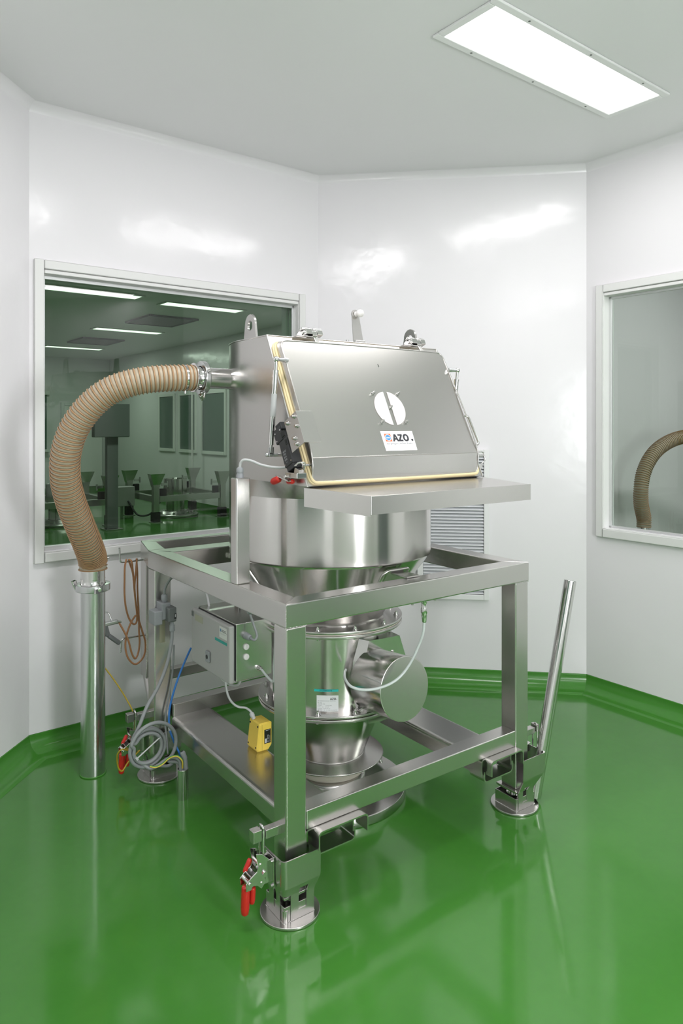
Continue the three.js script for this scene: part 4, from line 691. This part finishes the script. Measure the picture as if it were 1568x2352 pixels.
{
  const t = thing('suction_hose', 'beige ribbed flexible hose arching from the hood outlet down to the floor pipe', 'hose', [PU, PV, 0.95]);
  const pts = [V(0.03, 0.77, 1.816), V(-0.057, 0.781, 1.812), V(-0.142, 0.799, 1.805), V(-0.222, 0.826, 1.788), V(-0.298, 0.863, 1.754), V(-0.362, 0.904, 1.691), V(-0.409, 0.950, 1.604), V(-0.428, 0.994, 1.507), V(-0.418, 1.043, 1.407), V(-0.381, 1.103, 1.301), V(-0.324, 1.172, 1.188), V(-0.260, 1.262, 1.075), V(PU, PV, 0.985), V(PU, PV, 0.95)].flat();
  const path = hosePath(pts);
  ribbedHose(t, path, 0.0515, 0.062, 0.017);
  part('connector', [latheAlong([[0.0465, 0], [0.0465, 0.03], [0.058, 0.031], [0.06, 0.034], [0.058, 0.037], [0.046, 0.037]], V(0.03, 0.77, 1.816), RIGHT, 48)], M.bright, t);
  const cl = part('pipe_clamp', latheAlong([[0.05, 0], [0.069, 0], [0.0705, 0.003], [0.0705, 0.020], [0.069, 0.023], [0.05, 0.023]], V(0.050, 0.77, 1.816), RIGHT, 48), M.zinc, t);
  part('clamp_lever', [cyl(V(0.058, 0.735, 1.752), V(0.045, 0.72, 1.730), 0.004), slab(0.016, 0.03, 0.016, V(0.055, 0.752, 1.745), [0.3, 0, 0.2]), slab(0.012, 0.024, 0.02, V(0.038, 0.728, 1.734), [0.5, 0, 0.6])], M.bright, cl); part('clamp_bolt', hex(V(0.062, 0.70, 1.842), V(0, -1, 0.2), 0.006, 0.012), M.bright, cl);
  for (const f of [0.03, 0.965]) { const p = path.getPointAt(f), d = path.getTangentAt(f), r = lerp(0.0515, 0.062, f) * 1.03; part('hose_clip', [latheAlong([[r * 0.96, -0.004], [r, -0.004], [r, 0.004], [r * 0.96, 0.004]], p, d, 48), hex(p.clone().addScaledVector(V(1, -0.1, 0), f > 0.5 ? r : 0).add(f > 0.5 ? new THREE.Vector3() : new THREE.Vector3(0, -r, 0)), f > 0.5 ? V(1, 0, 0.2) : V(0, 0, -1), 0.004, 0.012)], M.bright, t); }
}
// ---- cables and air lines by the far left post
{
  const t = thing('conduit_stub', 'short open steel tube rising from the floor with cables running into it', 'conduit', [0.041, 0.919, 0]);
  part('tube', lathe([[0.0205, 0.128], [0.0205, 0.002], [0.0235, 0.0], [0.0235, 0.127], [0.0225, 0.129], [0.0205, 0.128]], [0.041, 0.919], 40), M.bright, t);
}
{
  const t = thing('signal_cable', 'thick grey cable coiled and tied in front of the far left foot', 'cable', [-0.08, 0.98, 0.14]);
  const c = [-0.088, 0.978, 0.238], pts = [V(0.05, 1.06, 0.69), V(0.046, 1.055, 0.65), V(0.02, 1.04, 0.56), V(-0.03, 1.02, 0.47), V(-0.09, 1.0, 0.40), V(-0.13, 0.985, 0.33)];
  const loop = (a0, a1, r, dx, dy, dv0, dv1) => { const n = 14; for (let k = 0; k <= n; k++) { const a = lerp(a0, a1, k / n); pts.push(V(c[0] + dx + r * Math.cos(a), c[1] + lerp(dv0, dv1, k / n), c[2] + dy + r * Math.sin(a))); } };
  loop(2.6, 2.6 - Math.PI * 2, 0.072, -0.008, 0.004, 0.008, 0.0); loop(2.6, 2.6 - Math.PI * 2, 0.078, -0.010, -0.002, -0.003, -0.012); loop(2.6, 2.6 - Math.PI * 1.9, 0.062, -0.012, 0.0, -0.012, -0.016); loop(2.9, -0.9, 0.098, 0.012, 0.006, -0.02, -0.03);
  pts.push(V(0.024, 0.93, 0.155), V(0.036, 0.92, 0.128), V(0.04, 0.919, 0.10));
  part('cable', tube(hosePath(pts), 0.0078, false, 420, 10), M.cableGrey, t);
  const tail = [V(-0.12, 0.97, 0.172), V(-0.09, 0.955, 0.152), V(-0.06, 0.95, 0.158), V(-0.025, 0.94, 0.178), V(0.005, 0.93, 0.182), V(0.026, 0.922, 0.165), V(0.032, 0.919, 0.11)];
  part('cable_tail', tube(hosePath(tail), 0.0078, false, 90), M.cableGrey, t);
  part('cable_tail', tube(hosePath([V(-0.04, 0.985, 0.138), V(0.0, 0.98, 0.128), V(0.03, 0.975, 0.142), V(0.045, 0.96, 0.16)]), 0.0068, false, 50), M.cableGrey, t);
  part('cable_tie', [cyl(V(-0.150, 0.952, 0.212), V(-0.045, 0.96, 0.272), 0.003), slab(0.010, 0.012, 0.01, V(-0.151, 0.952, 0.211), [0, 0, 0.5])], M.cableLight, t, 'pale cable tie');
  part('plug', [latheAlong([[0.006, 0], [0.011, 0.004], [0.011, 0.05], [0.008, 0.06]], V(0.052, 0.912, 0.12), V(-0.05, 0.05, 0.6), 18), latheAlong([[0.011, 0], [0.012, 0.03], [0.006, 0.036]], V(0.049, 0.916, 0.17), V(-0.15, 0.05, 0.4), 18)], M.plasticGrey, t);
}
{
  const t = thing('earth_wire', 'yellow and green earth wire lying over the grey coil into the tube', 'wire', [-0.05, 0.95, 0.17]);
  const p = hosePath([V(-0.095, 0.945, 0.165), V(-0.075, 0.94, 0.158), V(-0.05, 0.935, 0.163), V(-0.015, 0.925, 0.188), V(0.012, 0.915, 0.191), V(0.03, 0.905, 0.172), V(0.036, 0.912, 0.135)]);
  part('yellow_strand', tube(p, 0.0034, false, 80), M.yellow, t);
  part('green_stripe', tube(hosePath([V(-0.095, 0.945, 0.1675), V(-0.075, 0.94, 0.1607), V(-0.05, 0.935, 0.1657), V(-0.015, 0.925, 0.1908), V(0.012, 0.915, 0.1936), V(0.0315, 0.905, 0.1745), V(0.038, 0.912, 0.138)]), 0.0026, false, 80), M.greenWire, t);
}
{
  const t = thing('air_hose', 'thin blue air hose hanging down in front of the far left post', 'hose', [0.02, 1.05, 0.2]);
  part('hose', tube(hosePath([V(0.14, 1.06, 0.595), V(0.115, 1.05, 0.56), V(0.075, 1.04, 0.49), V(0.04, 1.03, 0.41), V(0.02, 1.02, 0.345), V(0.014, 1.0, 0.28), V(0.022, 0.97, 0.23), V(0.036, 0.945, 0.185), V(0.046, 0.93, 0.14), V(0.046, 0.921, 0.10)]), 0.0046, false, 110), M.blue, t);
  part('sleeve', cyl(V(0.0145, 1.004, 0.29), V(0.0145, 0.999, 0.272), 0.007), M.cableLight, t);
}
{
  const t = thing('thin_cable', 'thin dark grey cable running straight down the far left post', 'cable', [0.06, 1.1, 0.3]);
  part('cable', tube(hosePath([V(0.088, 1.130, 0.60), V(0.084, 1.132, 0.50), V(0.068, 1.13, 0.40), V(0.05, 1.125, 0.32), V(0.042, 1.12, 0.26), V(0.04, 1.10, 0.20), V(0.03, 1.06, 0.145)]), 0.0042, false, 80), M.cableGrey, t);
}
{
  const t = thing('bonding_wire', 'thin yellow wire dropping from the suction pipe to the far left foot', 'wire', [-0.12, 1.38, 0.4]);
  part('wire', tube(hosePath([V(-0.195, 1.43, 0.545), V(-0.155, 1.40, 0.485), V(-0.105, 1.37, 0.405), V(-0.065, 1.33, 0.325), V(-0.045, 1.29, 0.265), V(-0.052, 1.25, 0.19), V(-0.08, 1.21, 0.15), V(-0.12, 1.15, 0.165), V(-0.155, 1.13, 0.185), V(-0.17, 1.14, 0.165), V(-0.165, 1.14, 0.10), V(-0.15, 1.14, 0.085), V(-0.12, 1.15, 0.11), V(-0.06, 1.17, 0.14)]), 0.0034, false, 170), M.yellowWire, t);
}
{
  const t = thing('compressed_air_line', 'brown air line looped over two hooks beside the far left post', 'hose', [-0.01, 1.455, 0.43]);
  const B = (u, v, y) => V(u, 1.445 + v, y), k = (pts, n) => part(n, tube(hosePath(pts), 0.0046, false, 130), M.brown, t);
  k([B(-0.022, 0.01, 0.958), B(-0.032, 0, 0.93), B(-0.034, 0, 0.86), B(-0.034, 0, 0.79), B(-0.026, 0, 0.72), B(-0.010, -0.005, 0.665), B(0.008, -0.01, 0.642), B(0.022, -0.005, 0.645), B(0.028, 0.0, 0.68), B(0.022, 0.0, 0.74), B(0.014, 0, 0.82), B(0.006, -0.004, 0.90), B(-0.006, -0.012, 0.955), B(-0.014, -0.004, 0.96), B(-0.008, 0.012, 0.95)], 'hose_loop');
  k([B(-0.008, 0.012, 0.95), B(0.01, 0.01, 0.89), B(0.018, 0.008, 0.80), B(0.026, 0.004, 0.72), B(0.036, 0.0, 0.66), B(0.052, -0.006, 0.60), B(0.066, -0.012, 0.54), B(0.055, -0.016, 0.475), B(0.015, -0.018, 0.447), B(-0.02, -0.016, 0.48), B(-0.034, -0.012, 0.54), B(-0.026, -0.01, 0.60), B(-0.002, -0.012, 0.66), B(0.02, -0.014, 0.685), B(0.028, -0.01, 0.66)], 'hose_loop');
  k([B(0.024, -0.01, 0.958), B(0.018, -0.012, 0.90), B(0.014, -0.006, 0.82), B(0.024, 0, 0.73), B(0.036, 0.0, 0.68), B(0.036, -0.006, 0.60), B(0.038, -0.008, 0.54), B(0.026, -0.014, 0.49), B(0.012, -0.02, 0.475), B(-0.004, -0.022, 0.50), B(-0.024, -0.026, 0.57), B(-0.046, -0.028, 0.62), B(-0.068, -0.02, 0.665)], 'hose_loop');
  k([B(0.024, -0.01, 0.958), B(0.03, 0.012, 0.955), B(0.034, 0.012, 0.89), B(0.034, 0.01, 0.80), B(0.038, 0.006, 0.70), B(0.036, 0.0, 0.68)], 'hose_loop');
  k([V(0.096, 1.30, 0.965), V(0.098, 1.30, 0.90), V(0.095, 1.28, 0.80), V(0.09, 1.25, 0.74)], 'hose_drop');
}
{
  const t = thing('air_gun', 'grey blow gun with a dark trigger lever hanging behind the suction pipe', 'air gun', [-0.1, 1.44, 0.6]);
  part('body', [slab(0.095, 0.020, 0.024, V(-0.118, 1.43, 0.668), [0, 0, 0.06], 0.006), slab(0.03, 0.008, 0.02, V(-0.072, 1.425, 0.672), [0, 0, -0.3], 0.003)], M.zinc, t);
  part('trigger', [slab(0.022, 0.055, 0.024, V(-0.128, 1.43, 0.636), [0, 0, 0.25], 0.004), slab(0.075, 0.022, 0.022, V(-0.092, 1.425, 0.588), [0, 0, -0.72], 0.008)], M.switchGrey, t, 'dark trigger lever');
  part('hanger', bent([V(-0.10, 1.43, 0.676), V(-0.115, 1.44, 0.72), V(-0.16, 1.44, 0.72), V(-0.19, 1.41, 0.70)], 0.003, 0.01), M.zinc, t);
}
{ // yellow limit box on the left fork pocket
  const t = thing('safety_sensor', 'yellow chamfered sensor box with a grey lead standing on the left fork pocket', 'sensor', [0.222, 0.58, 0.2735]);
  const o = [0.216, 0.578], s = new THREE.Shape([[0.0, 0.010], [0.006, 0.0], [0.056, 0.0], [0.072, 0.020], [0.072, 0.110], [0.066, 0.115], [0.017, 0.117], [0.012, 0.112]].map(([x, y]) => new THREE.Vector2(x, y)));
  const hg = (d0, d1, bev) => { const g = new THREE.ExtrudeGeometry(s, { depth: d1 - d0 - 2 * bev, bevelEnabled: true, bevelSize: bev, bevelOffset: -bev, bevelThickness: bev, bevelSegments: 1, curveSegments: 2 }); g.translate(o[0], 0.2735, -(o[1] + d1 - bev)); return boxUV(g); };
  part('housing', hg(0, 0.088, 0.006), M.yellow, t);
  const P = (x, y, d) => V(o[0] + x, o[1] + d, 0.2735 + y);
  for (const [y, d] of [[0.018, 0.012], [0.018, 0.076], [0.102, 0.012], [0.102, 0.076]]) part('screw', cyl(P(0.0022 + 0.105 * y - 0.004, y, d), P(0.004 + 0.105 * y, y, d), 0.004, 0.004, 10), M.dark, t);
  part('lid_seam', [box(o[0] + 0.0235, o[0] + 0.0247, o[1] - 0.0006, o[1] + 0.0004, 0.2795, 0.385, 0.0002)], std({ color: rgb(0.45, 0.32, 0.05), roughness: 0.6 }), t);
  const lt = canvasTex(96, 220, (x, ww, hh) => { x.fillStyle = '#17181a'; x.fillRect(0, 0, ww, hh); x.fillStyle = '#c9ccd0'; x.fillRect(10, 140, 26, 70); x.save(); x.translate(62, 205); x.rotate(-Math.PI / 2); x.font = 'bold 24px sans-serif'; x.fillText('CE  24V DC', 0, 0, 130); x.font = '16px sans-serif'; x.fillText('Typ 12 / IP 67', 0, 24, 130); x.restore(); x.fillRect(20, 14, 60, 6); });
  part('type_plate', patch(P(0.034, 0.030, -0.0006), P(0.064, 0.030, -0.0006), P(0.064, 0.088, -0.0006), P(0.034, 0.088, -0.0006)), printed(lt, 0.35), t, 'black type plate');
  const pl = () => P(0.02, 0.117, 0.062);
  part('cable_gland', [latheAlong([[0.008, 0], [0.008, 0.010], [0.010, 0.011], [0.010, 0.024], [0.005, 0.03]], pl(), V(-0.35, 0.35, 1), 14)], M.cableLight, t);
  part('lead', tube(hosePath([pl().add(V(-0.008, 0.008, 0.026)), V(0.222, 0.652, 0.425), V(0.21, 0.665, 0.434), V(0.18, 0.68, 0.442), V(0.15, 0.69, 0.475), V(0.137, 0.70, 0.53), V(0.14, 0.705, 0.577)]), 0.0046, false, 90), M.cableLight, t);
}

// ================================================================ BEYOND THE WINDOWS
const hallGreen = M.floor;
{ // the hall behind the left window
  const u0 = -1.2, u1 = 6.2, v0 = 3.90, v1 = 17.5, W = M.wall;
  structMesh('floor_hall', box(u0 - 0.1, u1 + 0.1, v0 - 0.06, v1 + 0.1, -0.12, 0, 0.001), hallGreen);
  structMesh('ceiling_hall', box(u0 - 0.1, u1 + 0.1, v0 - 0.06, v1 + 0.1, CEIL, CEIL + 0.12, 0.001), M.ceiling);
  structMesh('wall_hall_near', wallSlab([u0, v0], [u1, v0], CEIL, 0.07, [[WIN_B.u0 - u0, WIN_B.u1 - u0, WIN_B.y0, WIN_B.y1]], 0.05).translate(0, 0, 0.07), W);
  structMesh('wall_hall_right', box(u1, u1 + 0.1, v0 - 0.06, v1, 0, CEIL, 0.001), W);
  structMesh('wall_hall_left', box(u0 - 0.1, u0, v0 - 0.06, v1, 0, CEIL, 0.001), W);
  structMesh('wall_hall_far', box(u0, u1, v1, v1 + 0.1, 0, CEIL, 0.001), W);
  structMesh('baseboard_hall_right', box(u1 - 0.02, u1 - 0.0005, v0 + 0.1, v1, 0, 0.1, 0.002), M.cove); structMesh('baseboard_hall_far', box(u0, u1 - 0.021, v1 - 0.02, v1 - 0.0005, 0, 0.1, 0.002), M.cove);
  // wall windows and doors of the hall
  let n = 3;
  for (const [a, b] of [[13.65, 14.45], [12.65, 13.45], [11.45, 12.45]]) {
    const t = structure('window_' + n++); const x = u1 - 0.0006;
    part('frame', [box(x - 0.03, x, a, a + 0.06, 1.05, 2.25), box(x - 0.03, x, b - 0.06, b, 1.05, 2.25), box(x - 0.03, x, a + 0.061, b - 0.061, 2.19, 2.25), box(x - 0.04, x, a + 0.061, b - 0.061, 1.05, 1.11)], M.trim, t);
    part('pane', box(x - 0.012, x - 0.004, a + 0.061, b - 0.061, 1.111, 2.189, 0.001), M.farGlass, t);
  }
  { const t = structure('door_1'), y = v1 - 0.0006; part('leaf', box(5.1, 6.0, y - 0.05, y, 0.1, 2.05, 0.004), M.trim, t); part('door_frame', [box(5.02, 5.098, y - 0.07, y, 0.1, 2.13), box(6.002, 6.08, y - 0.07, y, 0.1, 2.13), box(5.099, 6.001, y - 0.07, y, 2.055, 2.13)], M.aluminium, t); part('door_handle', bent([V(5.2, y - 0.05, 1.0), V(5.2, y - 0.10, 1.0), V(5.32, y - 0.10, 1.0)], 0.01, 0.02), M.zinc, t); }
  const hatch = thing('serving_hatch', 'green recessed hatch with a pale ledge in the far wall of the hall', 'hatch', [4.3, v1 - 0.05, 1.0], 'r');
  part('panel', box(3.9, 4.7, v1 - 0.03, v1 - 0.0006, 1.0, 2.3, 0.004), M.farGlass, hatch); part('ledge', box(3.85, 4.75, v1 - 0.14, v1 - 0.031, 0.96, 1.02, 0.004), M.whitePaint, hatch); part('ledge', box(3.85, 4.75, v1 - 0.1, v1 - 0.031, 2.3, 2.4, 0.004), M.whitePaint, hatch);
  const g = 'strip lights on the hall ceiling';
  const L = [[2.85, 8.6, 'nearest left strip light on the hall ceiling, cut by the left window edge'], [4.4, 8.8, 'strip light on the hall ceiling nearest the right window edge'], [4.5, 11.8, 'third strip light on the hall ceiling, behind the dark square panel'], [4.62, 15.15, 'farthest strip light on the hall ceiling above the hose']];
  for (const [u, v, l] of L) ceilingLight(u, v, 1.2, 0.32, HALL_LIGHT, l, g, CEIL, false);
  for (const [u, v, l] of [[4.45, 10.3, 'dark square vent on the hall ceiling between the second and third strip lights'], [4.55, 13.6, 'dark square vent farthest back on the hall ceiling']]) {
    const t = thing('ceiling_vent', l, 'air vent', [u, v, CEIL], 'r', 'dark vents on the hall ceiling'); part('panel', box(u - 0.36, u + 0.36, v - 0.45, v + 0.45, CEIL - 0.02, CEIL - 0.0006, 0.004), M.farDark, t);
    part('rim', [box(u - 0.39, u - 0.361, v - 0.48, v + 0.48, CEIL - 0.03, CEIL - 0.0006), box(u + 0.361, u + 0.39, v - 0.48, v + 0.48, CEIL - 0.03, CEIL - 0.0006), box(u - 0.36, u + 0.36, v - 0.48, v - 0.451, CEIL - 0.03, CEIL - 0.0006), box(u - 0.36, u + 0.36, v + 0.451, v + 0.48, CEIL - 0.03, CEIL - 0.0006)], M.switchGrey, t);
  }
  // low docking stands
  const stand = (label, u, v) => {
    const t = thing('docking_stand', label, 'stand', [u, v, 0], 'r');
    const a = 0.61;
    for (const [su, sv] of [[-1, -1], [1, -1], [-1, 1], [1, 1]]) {
      const x = u + su * a, y = v + sv * 0.585, leg = part('leg', box(x - 0.05, x + 0.05, y - 0.05, y + 0.05, 0.17, 0.72, 0.006), M.satin, t);
      part('rubber_foot', box(x - 0.062, x + 0.062, y - 0.062, y + 0.062, 0.012, 0.169, 0.006), M.blackRubber, leg); part('base_plate', box(x - 0.085, x + 0.085, y - 0.085, y + 0.085, 0.0006, 0.0115, 0.002), M.satin, leg);
      const o = (y0, h0, y1, h1) => { const p = [[-h0, y0], [h0, y0], [h1, y1], [-h1, y1]].map(([d, yy]) => V(x + d, y - 0.052 - (h1 > 0.06 && yy > 0.6 ? 0.05 * (yy - 0.6) / 0.2 : 0), yy)); return quad(...p); };
      part('catch_plate', [o(0.58, 0.055, 0.62, 0.06), o(0.62, 0.06, 0.80, 0.125), quad(V(x - 0.055, y + 0.05, 0.58), V(x - 0.055, y - 0.052, 0.58), V(x - 0.12, y - 0.102, 0.8), V(x - 0.12, y + 0.05, 0.8))], M.satin, leg);
      part('clamp', [box(x - su * 0.051 - su * 0.1 - 0.05, x - su * 0.051 - su * 0.1 + 0.05, y - 0.02, y + 0.02, 0.60, 0.64), cyl(V(x - su * 0.2, y, 0.57), V(x - su * 0.2, y, 0.67), 0.015)], M.bright, leg);
      part('stop_block', box(x - su * 0.13 - 0.05, x - su * 0.13 + 0.05, y - 0.03, y + 0.03, 0.40, 0.55, 0.006), M.blackRubber, leg);
    }
    part('rail', box(u - 0.55, u + 0.55, v - 0.625, v - 0.545, 0.33, 0.43, 0.004), M.satin, t); part('rail', box(u - 0.55, u + 0.55, v + 0.545, v + 0.625, 0.33, 0.43, 0.004), M.satin, t);
    part('rail', box(u - 0.65, u - 0.57, v - 0.53, v + 0.53, 0.33, 0.43, 0.004), M.satin, t); part('rail', box(u + 0.57, u + 0.65, v - 0.53, v + 0.53, 0.33, 0.43, 0.004), M.satin, t);
    part('column', lathe([[0.16, 0.08], [0.16, 0.36], [0.2, 0.38], [0.2, 0.66], [0.15, 0.66], [0.15, 0.5]], [u, v], 48), M.vessel, t);
    part('floor_ring', lathe([[0.1, 0.0006], [0.40, 0.0006], [0.40, 0.05], [0.36, 0.06], [0.26, 0.06], [0.25, 0.10], [0.17, 0.10]], [u, v], 56), M.satin, t);
    for (let k = 0; k < 8; k++) part('bolt', hex(V(u + 0.31 * Math.cos(k * 0.785 + 0.3), v + 0.31 * Math.sin(k * 0.785 + 0.3), 0.06), UP, 0.022, 0.035), M.bright, t);
    return t;
  };
  stand('low steel docking stand on black feet in the hall, right one behind the hood', 5.31, 11.7);
  stand('low steel docking stand on black feet in the hall, left one behind the hose', 3.36, 11.8);
  const op = thing('operator_panel', 'grey control panel on a tall steel pole in the hall beside the hose', 'control panel', [3.855, 10.79, 0], 'r');
  part('pole', box(3.77, 3.94, 10.74, 10.84, 0.02, 1.93, 0.006), M.farDark, op); part('panel', box(3.53, 4.07, 10.6, 10.735, 1.42, 1.93, 0.012), M.farDark, op); part('base_plate', box(3.72, 3.99, 10.66, 10.92, 0.0006, 0.0195, 0.003), M.satin, op);
  const jb = thing('junction_box', 'grey box on a thin post with a black cable between the two docking stands', 'box', [4.42, 11.9, 0], 'r');
  part('box', box(4.24, 4.62, 11.8, 12.0, 0.22, 0.55, 0.01), M.cabinet, jb); part('post', box(4.40, 4.45, 11.88, 11.92, 0.0006, 0.2195, 0.002), M.satin, jb); part('cable', tube(hosePath([V(4.5, 11.79, 0.3), V(4.6, 11.6, 0.08), V(4.75, 11.45, 0.1), V(4.85, 11.3, 0.3), V(4.86, 11.2, 0.42)]), 0.016, false, 60), M.black, jb);
  const vp = thing('white_upright', 'thin white upright rod in the hall below the hose clamp', 'pipe', [5.9, 12.5, 0.75], 'r'); part('pipe', [cyl(V(5.92, 12.285, 0.721), V(5.92, 12.285, 2.2), 0.02), lathe([[0.001, 0.7205], [0.05, 0.7205], [0.05, 0.735], [0.02, 0.74]], [5.92, 12.285], 24)], M.white, vp);  // thin white upright line, modelled as a rod
}
{ // the room behind the right window
  const u0 = 3.95, u1 = 7.0, v0 = -0.6, v1 = 3.16;
  structMesh('floor_side_room', box(u0, u1 + 0.1, v0 - 0.1, v1 + 0.1, -0.12, 0, 0.001), M.floor);
  structMesh('ceiling_side_room', box(u0, u1 + 0.1, v0 - 0.1, v1 + 0.1, CEIL, CEIL + 0.12, 0.001), M.ceiling);
  structMesh('wall_side_room_back', box(u0 - 0.001, u1, v1, v1 + 0.1, 0, CEIL, 0.001), M.wall);
  structMesh('wall_side_room_right', box(u1, u1 + 0.1, v0, v1 + 0.1, 0, CEIL, 0.001), M.wall);
  structMesh('wall_side_room_near', box(u0 - 0.001, u1, v0 - 0.1, v0, 0, CEIL, 0.001), M.wall);
  ceilingLight(5.4, 1.3, 1.26, 0.335, UNSEEN_SIDE_LIGHT, 'unseen ceiling light panel lighting the side room behind the right window', null, CEIL, false);  // out of view, placed to light the side room
  const pu = 5.0, pv = 2.81;
  const p = thing('suction_pipe', 'upright steel suction pipe of the side room just showing over the right window sill', 'pipe', [pu, pv, 0], 'r');
  part('pipe', lathe([[0.046, 0], [0.046, 0.80], [0.058, 0.802], [0.058, 0.82], [0.046, 0.822], [0.046, 0.90]], [pu, pv], 40), M.bright, p);
  const t = thing('suction_hose', 'beige ribbed flexible hose seen through the right window, curving out of the picture', 'hose', [pu, pv, 0.86], 'r');
  ribbedHose(t, hosePath([V(pu, pv, 0.86), V(pu, pv, 0.92), V(4.945, 2.80, 1.03), V(4.925, 2.79, 1.14), V(4.95, 2.79, 1.24), V(5.01, 2.78, 1.345), V(5.10, 2.76, 1.43), V(5.24, 2.73, 1.495), V(5.42, 2.69, 1.53), V(5.65, 2.64, 1.535), V(5.9, 2.58, 1.52)]), 0.05, 0.05, 0.0158);
  const o = thing('suction_outlet', 'steel outlet tube that the side room hose is pushed onto', 'pipe', [5.9, 2.58, 1.52], 'r'); part('tube', cyl(V(5.88, 2.583, 1.521), V(6.999, 2.40, 1.50), 0.045, 0.045, 32), M.bright, o);
}

scene.traverse((o) => { if (o.isMesh) { o.castShadow = true; o.receiveShadow = true; } });
renderer.render(scene, camera);
